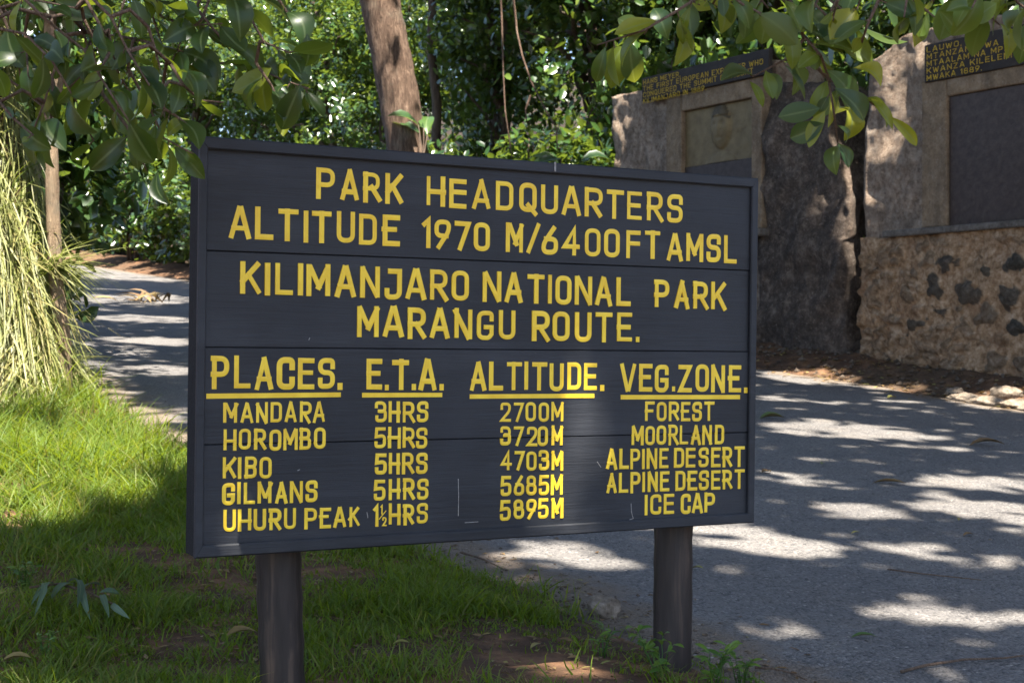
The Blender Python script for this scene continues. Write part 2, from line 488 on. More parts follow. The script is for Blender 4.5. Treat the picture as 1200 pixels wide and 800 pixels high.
def r_off(S, T):
    X, Y = xy(S, T)
    return 0.006 + 0.010 * (fbm(X * 5, Y * 5, seed=31) - .5) - 0.03 * (1 - smooth(np.minimum(T - road_edge(S), far_edge(S) - T), -.05, .06))
rd = tag(sheet("road", S2, T2, r_off, M['road']), kind='structure')
ed = 1 - smooth(np.minimum(T2 - road_edge(S2), far_edge(S2) - T2), 0, .75)
at_ = rd.data.attributes.new("edge", 'FLOAT', 'POINT'); at_.data.foreach_set("value", ed.ravel().astype(np.float32))

# ------------------------------------------------------------------ leaves
def unit(v): return v / (np.linalg.norm(v, axis=-1, keepdims=True) + 1e-9)
ST6 = [(0, .05), (.16, .52), (.38, .92), (.62, 1.0), (.84, .66), (1.0, .04)]
ST11 = [(0, .04), (.06, .20), (.15, .48), (.26, .74), (.38, .92), (.5, 1.0), (.62, .99), (.74, .86), (.85, .62), (.94, .30), (1.0, .02)]
ST4 = [(0, .06), (.3, .85), (.68, .9), (1.0, .05)]
def leaf_mesh(name, base, tip, width, nrm, tint, stations=ST6, fold=.42, droop=.2):
    """one mesh of many leaves, each a folded, curved blade with its own midrib"""
    base, tip, nrm = [np.asarray(q, float) for q in (base, tip, nrm)]
    N = len(base); width = np.broadcast_to(np.asarray(width, float), (N,)); tint = np.broadcast_to(np.asarray(tint, float), (N,))
    d = tip - base; L = np.linalg.norm(d, axis=1)[:, None]; d = unit(d)
    sd = unit(np.cross(d, nrm)); up = np.cross(sd, d)
    V = []
    droop = np.broadcast_to(droop, (N,))[:, None]; fold = np.broadcast_to(fold, (N,))[:, None]; wv = np.random.default_rng(N); wam, wph, wfr = wv.uniform(0, .30, (N, 2)), wv.uniform(0, 6.28, (N, 2)), wv.uniform(3, 9, (N, 2)); swp = wv.normal(0, .07, (N, 1))
    for (p, w) in stations:
        c = base + d * L * p + up * (droop * L * 4 * p * (1 - p) * .5) + sd * L * swp * math.sin(3.1 * p)
        hw = (width * w * .5)[:, None]
        wa, wb = [1 + wam[:, q:q + 1] * np.sin(wfr[:, q:q + 1] * p + wph[:, q:q + 1]) for q in (0, 1)]
        V += [c - sd * hw * (.85 + .15 * wa) + up * hw * fold * wa, c, c + sd * hw * (.85 + .15 * wb) + up * hw * fold * wb]
    m = len(stations); V = np.stack(V, 1)              # N, 3m, 3
    fs = []
    for i in range(m - 1):
        a = 3 * i
        fs += [(a, a + 1, a + 4, a + 3), (a + 1, a + 2, a + 5, a + 4)]
    fs = np.array(fs); off = (np.arange(N) * 3 * m)[:, None, None]
    Fc = (fs[None] + off).reshape(-1, 4)
    me = np_mesh(name, V.reshape(-1, 3), Fc.ravel(), np.arange(len(Fc)) * 4, np.repeat(tint, 3 * m))
    ra = me.attributes.new("rib", 'FLOAT', 'POINT'); ra.data.foreach_set("value", np.tile(np.array([0, 1, 0], np.float32), m * N))
    return me
def quad_leaf_mesh(name, c, d, nrm, L, W, tint, fold=.3):
    """light leaf: two quads folded along the midrib"""
    N = len(c); L = np.broadcast_to(L, (N,))[:, None]; W = np.broadcast_to(W, (N,))[:, None]
    d = unit(d); sd = unit(np.cross(d, nrm)); up = np.cross(sd, d)
    b = c - d * L * .5
    V = np.stack([b, b + d * L * .32 - sd * W * .5 + up * W * fold * .5, b + d * L * .7 - sd * W * .42 + up * W * fold * .4, b + d * L,
                  b + d * L * .7 + sd * W * .42 + up * W * fold * .4, b + d * L * .32 + sd * W * .5 + up * W * fold * .5], 1)
    f = np.array([(0, 3, 2, 1), (0, 5, 4, 3)])
    Fc = (f[None] + (np.arange(N) * 6)[:, None, None]).reshape(-1, 4)
    return np_mesh(name, V.reshape(-1, 3), Fc.ravel(), np.arange(len(Fc)) * 4, np.repeat(np.broadcast_to(tint, (N,)), 6))
def rdir(n, r=rng): return unit(r.normal(size=(n, 3)))
def blade_mesh(name, base, vec, bend, width, tint, seg=3):
    """grass blades: base point, growth vector, sideways bend vector"""
    N = len(base); tint = np.broadcast_to(tint, (N,))
    d = unit(vec); sd = unit(np.cross(d, bend + rdir(N) * .02 * np.linalg.norm(vec, axis=1)[:, None]))
    V = []
    for i in range(seg):
        p = i / seg
        c = base + vec * p + bend * p * p
        w = (width * (1 - .75 * p) * .5)[:, None]
        V += [c - sd * w, c + sd * w]
    V.append(base + vec + bend)
    V = np.stack(V, 1); nv = 2 * seg + 1
    quads = np.array([(2 * i, 2 * i + 1, 2 * i + 3, 2 * i + 2) for i in range(seg - 1)])
    off = np.arange(N) * nv
    loops, starts = [], []
    per = np.concatenate([quads.ravel(), [2 * seg - 2, 2 * seg - 1, 2 * seg]])
    loops = (per[None] + off[:, None]).ravel()
    ls = np.concatenate([np.arange(seg - 1) * 4, [(seg - 1) * 4]])
    starts = (ls[None] + (np.arange(N) * len(per))[:, None]).ravel()
    return np_mesh(name, V.reshape(-1, 3), loops, starts, np.repeat(tint, nv))

# ------------------------------------------------------------------ the painted sign
def GLYPHS():
    r = .23
    g = {}
    def d(ch, w, *strokes): g[ch] = (w, strokes)
    W = .50
    O = ('c', (0, 0, r), (W, 0, r), (W, 1, r), (0, 1, r))
    d('A', .56, [(0, 0), (.25, 1)], [(.31, 1), (.56, 0)], [(.09, .28), (.47, .28)])
    d('B', W, [(0, 0), (0, 1)], [(0, 1), (.45, 1, .2), (.45, .53, .2), (0, .53)], [(.1, .53), (W, .53, .2), (W, 0, .2), (0, 0)])
    d('C', W, [(W, .74), (W, 1, r), (0, 1, r), (0, 0, r), (W, 0, r), (W, .26)])
    d('D', W, ('c', (0, 0), (W, 0, .22), (W, 1, .22), (0, 1)))
    d('E', .46, [(.46, 1), (0, 1), (0, 0), (.46, 0)], [(0, .53), (.4, .53)])
    d('F', .46, [(.46, 1), (0, 1), (0, 0)], [(0, .52), (.4, .52)])
    d('G', W, [(W, .76), (W, 1, r), (0, 1, r), (0, 0, r), (.40, 0, r), (W, .16), (W, .43), (.27, .43)])
    d('H', W, [(0, 0), (0, 1)], [(W, 0), (W, 1)], [(0, .5), (W, .5)])
    d('I', .0, [(0, 0), (0, 1)])
    d('J', .46, [(.12, 1), (.46, 1), (.46, 0, r), (0, 0, r), (0, .24)])
    d('K', .52, [(0, 0), (0, 1)], [(.50, 1), (.03, .38)], [(.2, .58), (.52, 0)])
    d('L', .44, [(0, 1), (0, 0), (.44, 0)])
    d('M', .62, [(0, 0), (0, 1)], [(.02, .98), (.31, .28)], [(.31, .28), (.60, .98)], [(.62, 1), (.62, 0)])
    d('N', .53, [(0, 0), (0, 1)], [(.02, 1), (.51, 0)], [(.53, 0), (.53, 1)])
    d('O', W, O); d('0', W, O)
    d('P', W, [(0, 0), (0, 1)], [(0, 1), (W, 1, .24), (W, .44, .24), (0, .44)])
    d('Q', W, O, [(.3, .22), (W + .06, -.1)])
    d('R', W, [(0, 0), (0, 1)], [(0, 1), (W, 1, .24), (W, .45, .24), (0, .45)], [(.24, .45), (W + .02, 0)])
    d('S', W, [(W, .77), (W, 1, r), (0, 1, r), (0, .53, .22), (W, .53, .22), (W, 0, r), (0, 0, r), (0, .23)])
    d('T', .52, [(0, 1), (.52, 1)], [(.26, 1), (.26, 0)])
    d('U', W, [(0, 1), (0, 0, r), (W, 0, r), (W, 1)])
    d('V', .54, [(0, 1), (.25, 0)], [(.29, 0), (.54, 1)])
    d('W', .72, [(0, 1), (.17, 0)], [(.19, 0), (.36, .8)], [(.36, .8), (.53, 0)], [(.55, 0), (.72, 1)])
    d('X', .52, [(0, 0), (.52, 1)], [(0, 1), (.52, 0)])
    d('Y', .52, [(0, 1), (.26, .48)], [(.52, 1), (.26, .48)], [(.26, .48), (.26, 0)])
    d('Z', .48, [(0, 1), (.48, 1), (0, 0), (.48, 0)])
    d('1', .16, [(0, .84), (.16, 1), (.16, 0)])
    d('2', W, [(0, .74), (0, 1, r), (W, 1, r), (W, .58, .2), (0, 0), (W, 0)])
    d('3', W, [(0, .8), (0, 1, r), (W, 1, r), (W, .53, .22), (.18, .53)], [(.25, .53), (W, .53, .22), (W, 0, r), (0, 0, r), (0, .2)])
    d('4', .54, [(.40, 0), (.40, 1), (0, .27), (.54, .27)])
    d('5', W, [(.46, 1), (.03, 1), (0, .56), (W, .64, .24), (W, 0, r), (0, 0, r), (0, .2)])
    d('6', W, [(.40, 1), (0, .36, .3), (0, 0, r), (W, 0, r), (W, .56, r), (.10, .56)])
    d('7', .48, [(0, 1), (.48, 1), (.14, 0)])
    d('8', W, ('c', (.03, .53, .2), (W - .03, .53, .2), (W - .03, 1, .2), (.03, 1, .2)), ('c', (0, 0, .22), (W, 0, .22), (W, .53, .22), (0, .53, .22)))
    d('9', W, [(.10, 0), (W, .64, .3), (W, 1, r), (0, 1, r), (0, .44, r), (.40, .44)])
    d('/', .42, [(0, 0), (.42, 1)])
    d('.', .0, [(0, 0), (0, .04)]); d(',', .03, [(.03, .03), (0, -.12)])
    return g
GL = GLYPHS()
def round_poly(pts, closed):
    n = len(pts); out = []
    for i, q in enumerate(pts):
        p = np.array(q[:2], float); r = q[2] if len(q) > 2 else 0
        if r == 0 or (not closed and i in (0, n - 1)): out.append(p); continue
        a = np.array(pts[i - 1][:2], float); b = np.array(pts[(i + 1) % n][:2], float)
        va, vb = a - p, b - p; la, lb = np.linalg.norm(va), np.linalg.norm(vb)
        rr = min(r, la * .5, lb * .5)
        p0, p1 = p + va / la * rr, p + vb / lb * rr
        for k in range(12):
            u = k / 11
            # blend between the chord and the corner, close to a circular arc
            out.append((1 - u)**2 * p0 + 2 * u * (1 - u) * (p * .94 + .06 * (p0 + p1) / 2) + u * u * p1)
    return out
def dedupe(pts):
    o = [pts[0]]
    for q in pts[1:]:
        if np.linalg.norm(q - o[-1]) > 1e-4: o.append(q)
    return o
def text_width(txt, gap=.34, space=.5):
    x = 0
    for ch in txt: x += (space if ch == ' ' else GL[ch][0] + gap)
    return x - gap
def text_strokes(txt, gap=.34, space=.5):
    x, res = 0, []
    for ch in txt:
        if ch == ' ': x += space; continue
        w, strokes = GL[ch]
        for sk in strokes:
            closed = sk[0] == 'c'
            pts = round_poly(sk[1:] if closed else sk, closed)
            res.append((closed, [q + np.array([x, 0]) for q in pts]))
        x += w + gap
    return res, x - gap
def stroke_solid(mb, pts2, closed, th, to3, z0, z1, z2):
    """a bead of paint along a stroke: skirts, two slopes and a crest"""
    pts2 = dedupe(pts2)
    if closed and np.linalg.norm(pts2[0] - pts2[-1]) < 1e-4: pts2 = pts2[:-1]
    n = len(pts2)
    if n < 2: return
    if not closed:
        d0 = pts2[0] - pts2[1]; d0 /= np.linalg.norm(d0); d1 = pts2[-1] - pts2[-2]; d1 /= np.linalg.norm(d1)
        pts2 = [pts2[0] + d0 * th / 2] + pts2[1:-1] + [pts2[-1] + d1 * th / 2] if n > 2 else [pts2[0] + d0 * th / 2, pts2[1] + d1 * th / 2]
    rings = []
    for i in range(n):
        if closed: a, b, c = pts2[i - 1], pts2[i], pts2[(i + 1) % n]
        else: a, b, c = pts2[max(i - 1, 0)], pts2[i], pts2[min(i + 1, n - 1)]
        e0 = b - a; e1 = c - b
        if np.linalg.norm(e0) < 1e-9: e0 = e1
        if np.linalg.norm(e1) < 1e-9: e1 = e0
        e0 = e0 / np.linalg.norm(e0); e1 = e1 / np.linalg.norm(e1)
        n0, n1 = np.array([-e0[1], e0[0]]), np.array([-e1[1], e1[0]])
        m = n0 + n1; m /= max(np.linalg.norm(m), 1e-6)
        k = 1 / max(m @ n0, .45)
        o = m * th / 2 * k
        rings.append([to3(b + o, z0), to3(b + o * .92, z1), to3(b, z2), to3(b - o * .92, z1), to3(b - o, z0)])
    vs = [q for r_ in rings for q in r_]; fs = []
    for i in range(n if closed else n - 1):
        j = (i + 1) % n
        for k in range(4): fs.append((5 * i + k, 5 * i + k + 1, 5 * j + k + 1, 5 * j + k))
    if not closed:
        fs.append((0, 1, 2, 3, 4)); e = 5 * (n - 1); fs.append((e + 4, e + 3, e + 2, e + 1, e))
    mb.add(vs, fs)

# sign plane: from the near left edge to the far right edge
SH = 1.21
YL, YR = F * SH / 493.0, F * SH / 403.0
pTL, pTR, pBL, pBR = P(234.5, 159, YL), P(889.5, 209, YR), P(228, 654.5, YL), P(884.5, 612, YR)
eu = (pTR + pBR) / 2 - (pTL + pBL) / 2; SWID = np.linalg.norm(eu); eu /= SWID
ev = (pTL + pTR) / 2 - (pBL + pBR) / 2; ev -= eu * (ev @ eu); ev /= np.linalg.norm(ev)
en = np.cross(eu, ev)                       # towards the camera
if en[1] > 0: en = -en
SO = (pTL + pBL + pTR + pBR) / 4            # centre of the front of the frame
REC = 0.0145                                 # planks lie this far behind the frame's front
def on_sign(px, py, rec=REC):
    o = np.array([0, 0, CZ]); d = np.array([(px - 600) / F, 1.0, (400 - py) / F])
    c = SO - en * rec
    k = ((c - o) @ en) / (d @ en); q = o + d * k - c
    return np.array([q @ eu, q @ ev])
def S3(uv, z, rec=REC): return SO - en * rec + eu * uv[0] + ev * uv[1] + en * z
sign = thing("park_sign", "large dark blue-grey wooden sign board with yellow lettering on two round posts", "sign")
import mathutils
sign_rot = mathutils.Matrix((tuple(eu), tuple(ev), tuple(en))).transposed().to_4x4()
def sign_obj(mb, name, mat, smooth_=False):
    """the mesh is kept in the board's own axes, so that the grain runs along it"""
    A = np.stack([eu, ev, en])
    mb.v = [tuple(A @ (np.array(q) - SO)) for q in mb.v]
    o = mb.build(name, mat, sign, smooth_)
    o.matrix_local = mathutils.Matrix.Translation(tuple(SO)) @ sign_rot
    return o
corn = {}
for nm, (a, b) in {'TL': (234.5, 159), 'TR': (889.5, 209), 'BL': (228, 654.5), 'BR': (884.5, 612)}.items(): corn[nm] = on_sign(a, b, 0)
def lerp(a, b, k): return a + (b - a) * k
def cuv(a, b): return lerp(lerp(corn['BL'], corn['BR'], a), lerp(corn['TL'], corn['TR'], a), b)
# four planks with hairline joints
jt = [0.026, 0.268, 0.500, 0.730, 0.972]
jr = [0.026, 0.262, 0.496, 0.732, 0.974]
for i in range(4):
    mb = MB(); g = .0006
    q = [cuv(.010, jt[i]) + [0, g], cuv(.988, jr[i]) + [0, g], cuv(.988, jr[i + 1]) - [0, g], cuv(.010, jt[i + 1]) - [0, g]]
    b = .002; dz = (0, .0015, -.001, .001)[i]
    inn = [q[0] + [b, b], q[1] + [-b, b], q[2] + [-b, -b], q[3] + [b, -b]]
    vs = [S3(p, -.022 + dz) for p in q] + [S3(p, -.003 + dz) for p in q] + [S3(p, dz) for p in inn]
    fs = [(3, 2, 1, 0), (8, 9, 10, 11)]
    for k in range(4):
        k2 = (k + 1) % 4
        fs += [(k, k2, 4 + k2, 4 + k), (4 + k, 4 + k2, 8 + k2, 8 + k)]
    mb.add(vs, fs); sign_obj(mb, "plank", M['board'])
# frame rails, mitred
fi = {'BL': cuv(.0125, .030), 'BR': cuv(.986, .028), 'TR': cuv(.986, .972), 'TL': cuv(.0125, .970)}
order = ['BL', 'BR', 'TR', 'TL']
for i in range(4):
    a, b = order[i], order[(i + 1) % 4]
    mb = MB(); bv = .004
    oa, ob, ia, ib = corn[a], corn[b], fi[a], fi[b]
    td = (ob - oa) / np.linalg.norm(ob - oa); mg = .0006
    oa, ia, ob, ib = oa + td * mg, ia + td * mg, ob - td * mg, ib - td * mg
    prof = [(oa, ob, -.012), (oa, ob, -bv), (lerp(oa, ia, .12), lerp(ob, ib, .12), 0), (lerp(oa, ia, .88), lerp(ob, ib, .88), 0), (ia, ib, -bv), (ia, ib, -.012)]
    vs = [S3(p[0], p[2], 0) for p in prof] + [S3(p[1], p[2], 0) for p in prof]
    fs = [(k, (k + 1) % 6, 6 + (k + 1) % 6, 6 + k) for k in range(6)] + [(5, 4, 3, 2, 1, 0), (6, 7, 8, 9, 10, 11)]
    mb.add(vs, fs); sign_obj(mb, "frame_rail", M['rail'])
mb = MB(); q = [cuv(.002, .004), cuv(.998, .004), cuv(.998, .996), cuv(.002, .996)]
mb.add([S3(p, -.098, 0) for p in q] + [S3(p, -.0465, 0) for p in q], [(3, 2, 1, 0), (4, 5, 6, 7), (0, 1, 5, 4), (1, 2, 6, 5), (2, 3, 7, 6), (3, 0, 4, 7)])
sign_obj(mb, "shade_backing", M['back'])  # box behind the frame, its shade put into the colour
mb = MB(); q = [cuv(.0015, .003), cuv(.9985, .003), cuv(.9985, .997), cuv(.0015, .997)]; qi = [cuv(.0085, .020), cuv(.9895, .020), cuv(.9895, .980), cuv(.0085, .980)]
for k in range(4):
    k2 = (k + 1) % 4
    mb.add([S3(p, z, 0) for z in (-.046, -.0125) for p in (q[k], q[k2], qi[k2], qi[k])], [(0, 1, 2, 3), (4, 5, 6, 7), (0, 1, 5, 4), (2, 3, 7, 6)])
sign_obj(mb, "shade_edge", M['back'])  # strip added to carry the same shade colour round the edge

def letter(txt, x0, x1, t0, b0, t1, b1, thk=.168):
    """words painted between two pixel columns, with top and bottom rows at either end"""
    st_, w = text_strokes(txt)
    lb, rb, lt, rt = on_sign(x0, b0), on_sign(x1, b1), on_sign(x0, t0), on_sign(x1, t1)
    h0, h1 = (lt - lb)[1], (rt - rb)[1]; hm = (h0 + h1) / 2
    th = thk * hm
    full = (rb - lb)
    mb = MB(); n = 0
    for closed, pts in st_:
        n += 1
        if n == 1: wob = np.random.default_rng(len(txt) * 131 + int(x0 * 7 + b0))
        jx, jy, tj = wob.normal(0, .0016), wob.normal(0, .0013), th * (1 + wob.normal(0, .06))
        def tr(p):
            k = p[0] / max(w, 1e-6)
            u = lb + np.array([th / 2, 0]) + (full - np.array([th, 0])) * k
            hh = lerp(h0, h1, k)
            return u + np.array([jx, jy + th / 2 + p[1] * (hh - th)])
        zz = .0002 * (n % 5)
        stroke_solid(mb, [tr(p) for p in pts], closed, tj, lambda uv, z: S3(uv, z), -.001, .0016 + zz, .0024 + zz)
    return mb
def words(items, name="lettering"):
    if len(items) == 5:                      # one and a half: a single piece of writing
        mb = MB()
        for it in items[:1] + items[2:]:
            m = letter(*it); mb.add(m.v, m.f)
        sign_obj(mb, name, M['yellow']); items = items[1:2]
    for it in items: sign_obj(letter(*it), name, M['yellow'])
words([("PARK", 371, 472, 196, 232.6, 204, 239.5), ("HEADQUARTERS", 499, 799.5, 206, 241, 228, 261.5)])
words([("ALTITUDE", 268, 467.5, 241, 279.5, 251.5, 288), ("1970", 494, 574.5, 255, 290.5, 261, 294.5), ("M", 593, 614, 260.5, 295, 262, 296.5),
       ("/", 616, 632, 262, 297, 262, 297.5), ("6400", 635, 726, 264.5, 298, 268, 301.5), ("FT", 734, 773, 269, 302, 271, 303.5), ("AMSL", 781.5, 862.5, 272.5, 305, 276, 309)])
words([("KILIMANJARO", 280.5, 549.5, 306, 344, 317.5, 353), ("NATIONAL", 566, 738, 318, 353.5, 326, 359), ("PARK", 767, 851, 327.5, 360, 331, 363.5)])
words([("MARANGU", 418.5, 602.5, 358, 394.5, 364, 398.5), ("ROUTE.", 623, 749.5, 364, 399, 367, 401.5)])
words([("PLACES.", 247, 402.5, 416.5, 456, 420, 456)])
words([("E.T.A.", 428.7, 520, 420.5, 456.5, 421.5, 458)])
words([("ALTITUDE.", 550, 707.5, 423.7, 457.5, 425, 457)])
words([("VEG.ZONE.", 727, 874.7, 425.5, 458.5, 428, 460)])
for (x0, x1, ya, yb, yc, yd) in ((241.5, 399, 461, 467, 459.5, 465), (424, 517.8, 460, 465.5, 460, 465), (550, 696, 461.8, 467, 461, 466), (727, 866.6, 462.5, 467.8, 462.5, 467.5)):
    mb = MB(); q = [on_sign(x0, yb), on_sign(x1, yd), on_sign(x1, yc), on_sign(x0, ya)]
    mb.add([S3(p, -.001) for p in q] + [S3(p, .003) for p in q], [(3, 2, 1, 0), (4, 5, 6, 7), (0, 1, 5, 4), (1, 2, 6, 5), (2, 3, 7, 6), (3, 0, 4, 7)])
    sign_obj(mb, "underline", M['yellow'])
for it in (
    [("MANDARA", 261.7, 381.2, 472, 495.5, 470, 494.5)], [("3HRS", 438.5, 501.3, 470.5, 495, 470, 494.5)], [("2700M", 585.5, 659.8, 471, 494, 471, 493.5)], [("FOREST", 755.3, 836, 470.5, 493.3, 470.3, 493)],
    [("HOROMBO", 261.7, 381.5, 503, 527.7, 500.7, 525.6)], [("5HRS", 438.5, 501, 500.5, 525.3, 500, 524.7)], [("3720M", 586, 659.8, 499.3, 522.6, 498.8, 522)], [("MOORLAND", 740, 847.7, 498.5, 521, 497.5, 520.4)],
    [("KIBO", 260.7, 318.8, 535.5, 560.5, 534.5, 560)], [("5HRS", 438.5, 501, 531, 555.5, 530.2, 555)], [("4703M", 586.5, 659.3, 528.5, 551.3, 528, 550.5)], [("ALPINE", 709.7, 783, 526, 549.7, 524.6, 548.5), ("DESERT", 789.7, 871.7, 524.5, 548, 523, 546)],
    [("GILMANS", 260.7, 371.4, 565.5, 591, 563, 588.2)], [("5HRS", 438.5, 501, 561, 585.5, 560, 584.8)], [("5685M", 586.5, 659.3, 556.6, 580.3, 556, 579.7)], [("ALPINE", 709.7, 783.6, 554, 577.4, 551.8, 575.4), ("DESERT", 790.4, 871.7, 551.5, 575, 549.5, 572.2)],
    [("UHURU", 260.7, 346.8, 597, 623, 594.8, 619.6), ("PEAK", 357.6, 422, 594.5, 619.2, 592.8, 616)],
    [("1", 437.2, 443.5, 590.5, 616, 590.5, 616), ("HRS", 455.4, 501, 590.4, 615.3, 589, 613), ("1", 445.5, 448.2, 591.5, 602.5, 591.5, 602.5, .17), ("/", 444.4, 453, 597.5, 608.2, 597.5, 608.2, .11), ("2", 447.4, 452.4, 605.3, 616, 605.3, 616, .17)],
    [("5895M", 586.5, 659.8, 585, 609.4, 583, 606.5)], [("ICE", 755, 789.7, 579.6, 603.4, 578.3, 602), ("CAP", 797.4, 836.9, 578.2, 601.8, 577, 600)]):
    words(it)
for pl in ([(537, 561), (537.4, 580), (537, 604)], [(739.5, 590), (740, 600), (742, 607), (738, 608.5)], [(349, 551), (351, 550)], [(792, 236), (791, 258)], [(362, 398), (363, 396)], [(545, 612), (560, 611)], [(700, 541), (704, 547)], [(430, 600), (431, 606)]):
    mb = MB(); stroke_solid(mb, [on_sign(a, b) for a, b in pl], False, .0022, lambda uv, z: S3(uv, z), -.001, .0006, .0008); sign_obj(mb, "paint_scratch", M['scratch'])
mb = MB(); q = [on_sign(649.5, 201, 0), on_sign(651.5, 201, 0), on_sign(651.5, 190, 0), on_sign(649.5, 190, 0)]
mb.add([S3(p, -.001, 0) for p in q] + [S3(p, .0012, 0) for p in q], [(3, 2, 1, 0), (4, 5, 6, 7), (0, 1, 5, 4), (1, 2, 6, 5), (2, 3, 7, 6), (3, 0, 4, 7)]); sign_obj(mb, "paint_scratch", M['scratch'])
# posts behind the board
for (px0, py0, px1, py1, dia) in ((326, 650, 331, 800, .138), (789, 625, 787.5, 790, .137)):
    a = S3(on_sign(px0, py0, .10 + dia / 2), 0, .10 + dia / 2); b = S3(on_sign(px1, py1, .10 + dia / 2), 0, .10 + dia / 2)
    if px0 < 600:
        b = a + (b - a) * ((a[2] - Hs(a[0], a[1]) + .15) / (a[2] - b[2]))
    else: b = a + (b - a) * ((a[2] - Hs(a[0], a[1]) + .15) / (a[2] - b[2]))
    top = a + (a - b) / np.linalg.norm(a - b) * 1.02
    pts = [lerp(b, top, k) for k in np.linspace(0, 1, 26)]
    mb = MB(); mb.tube(pts, [dia / 2 * (1 + .03 * math.sin(3 * i + px0)) for i in range(26)], 28, rough=.025, seed=3)
    mb.build("post", M['post'], sign, True)
place(sign, (SO[0], SO[1], Hs(SO[0], SO[1])))
for c in list(COL.objects):
    if c.parent is sign and c.name.split('.')[0] != "post":
        c.matrix_local = mathutils.Matrix.Translation(tuple(SO - np.array(sign.location))) @ sign_rot

# ------------------------------------------------------------------ the stone monuments
def wall_pt(px, t=13.2):
    k_ = (px - 600) / F; Y = t / (.8469 * k_ + .5317)
    return k_ * Y, Y
def WS(px, t=13.2): x, y = wall_pt(px, t); return st(x, y)[0]
def WZ(px, py, t=13.2): x, y = wall_pt(px, t); return CZ + (400 - py) / F * y
def W3(s, t, z): x, y = xy(s, t); return np.array([x, y, z])
def rough_block(name, s0, s1, t0, t1, z0, z1, mat, parent, amp=.03, fr=2.5, res=.07, top=None, shape=None, seed=0):
    """masonry block with an uneven surface; s0 is its end nearest the camera"""
    mb_v, mb_f = [], []
    def face(fn, na, nb):
        b = sum(len(q) for q in mb_v)
        A, B = np.meshgrid(np.linspace(0, 1, na), np.linspace(0, 1, nb), indexing='ij')
        p = np.stack(fn(A.ravel(), B.ravel()), 1); mb_v.append(p); mb_f.append(grid_faces(na, nb) + b)
    ns, nt_, nz = [max(3, int(abs(d) / res) + 2) for d in (s1 - s0, t1 - t0, z1 - z0)]
    one = lambda a: np.ones_like(a)
    face(lambda a, b: (s0 + (s1 - s0) * a, t0 * one(a), z0 + (z1 - z0) * b), ns, nz)
    face(lambda a, b: (s0 + (s1 - s0) * a, t1 * one(a), z0 + (z1 - z0) * b), ns, nz)
    face(lambda a, b: (s0 * one(a), t0 + (t1 - t0) * a, z0 + (z1 - z0) * b), nt_, nz)
    face(lambda a, b: (s1 * one(a), t0 + (t1 - t0) * a, z0 + (z1 - z0) * b), nt_, nz)
    face(lambda a, b: (s0 + (s1 - s0) * a, t0 + (t1 - t0) * b, z1 * one(a)), ns, nt_)
    Q = np.concatenate(mb_v); s, t, z = Q.T
    kz = np.clip((z - z0) / (z1 - z0), 0, 1); ka = np.clip((s - s0) / (s1 - s0), 0, 1); kt = np.clip((t - t0) / (t1 - t0), 0, 1)
    s_, t_, z_ = s.copy(), t.copy(), z.copy()
    if shape is not None: s_, t_, z_ = shape(ka, kt, kz, s, t, z)
    d = [amp * 2 * (fbm(s * fr, t * fr + 9 * i, z * fr + 5 * i, seed + 3 * i, 4) - .5) for i in range(3)]
    s_, t_, z_ = s_ + d[0], t_ + d[1] * 1.3, z_ + d[2] * (kz > .1)
    X, Y = xy(s_, t_)
    Fc = np.concatenate(mb_f)
    me = np_mesh(name, np.stack([X, Y, z_], 1), Fc.ravel(), np.arange(len(Fc)) * 4)
    import bmesh
    bm = bmesh.new(); bm.from_mesh(me); bmesh.ops.remove_doubles(bm, verts=bm.verts, dist=.0008); bmesh.ops.recalc_face_normals(bm, faces=bm.faces); bm.to_mesh(me); bm.free()
    return link(name, me, mat, parent, True)
def wall_box(mb, s0, s1, t0, t1, z0, z1, bev=.006, z0b=None, z1b=None):
    o = W3(s0, t0, z0)
    mb.box(o, W3(s1, t0, z0) - o, W3(s0, t1, z0) - o, np.array([0, 0, z1 - z0]), bev)

# near monument (at the right edge of the picture)
mr = thing("stone_monument", "rough plastered stone monument with rubble base and blank dark metal plaque", "monument")
sA, sB, sC = WS(1008), WS(1042), 8.3
zg = Hs(*xy(11, 13.2)) - .5
zl = WZ(1040, 274)
zt = WZ(1012, 62)
ST_ = []          # embedded stones: (s, z, half sizes, how pale)
for (px, py, a, b, tn) in ((1077, 315, 6, 7, .5), (1110, 310, 13, 9, .1), (1127, 311, 7, 6, .3), (1160, 317, 8, 8, .1), (1192, 309, 14, 14, .0), (1098, 335, 9, 14, .1), (1137, 341, 17, 16, .15), (1181, 347, 14, 15, .1), (1063, 346, 7, 8, .5), (1100, 364, 11, 5, .2),
                           (1154, 369, 17, 15, .4), (1072, 379, 15, 8, .1), (1189, 380, 11, 11, .0), (1131, 388, 17, 9, .6), (1040, 330, 9, 12, .8), (1035, 300, 10, 8, .9), (1052, 300, 7, 6, .7), (1045, 372, 13, 9, .7), (1030, 400, 12, 9, .8), (1085, 410, 14, 9, .7), (1120, 425, 15, 9, .7),
                           (1165, 420, 14, 11, .5), (1060, 430, 12, 8, .7), (1195, 430, 14, 10, .4), (1150, 300, 6, 5, .5), (1025, 350, 8, 12, .8), (1215, 345, 14, 12, .1), (1225, 310, 12, 10, .3), (1230, 390, 15, 12, .1), (1250, 340, 14, 15, .3), (1260, 300, 12, 10, .2)):
    y_ = wall_pt(px)[1]; ST_.append((WS(px), WZ(px, py), a / F * y_ * 1.15, b / F * y_ * .95, tn))
rs = np.random.default_rng(12)
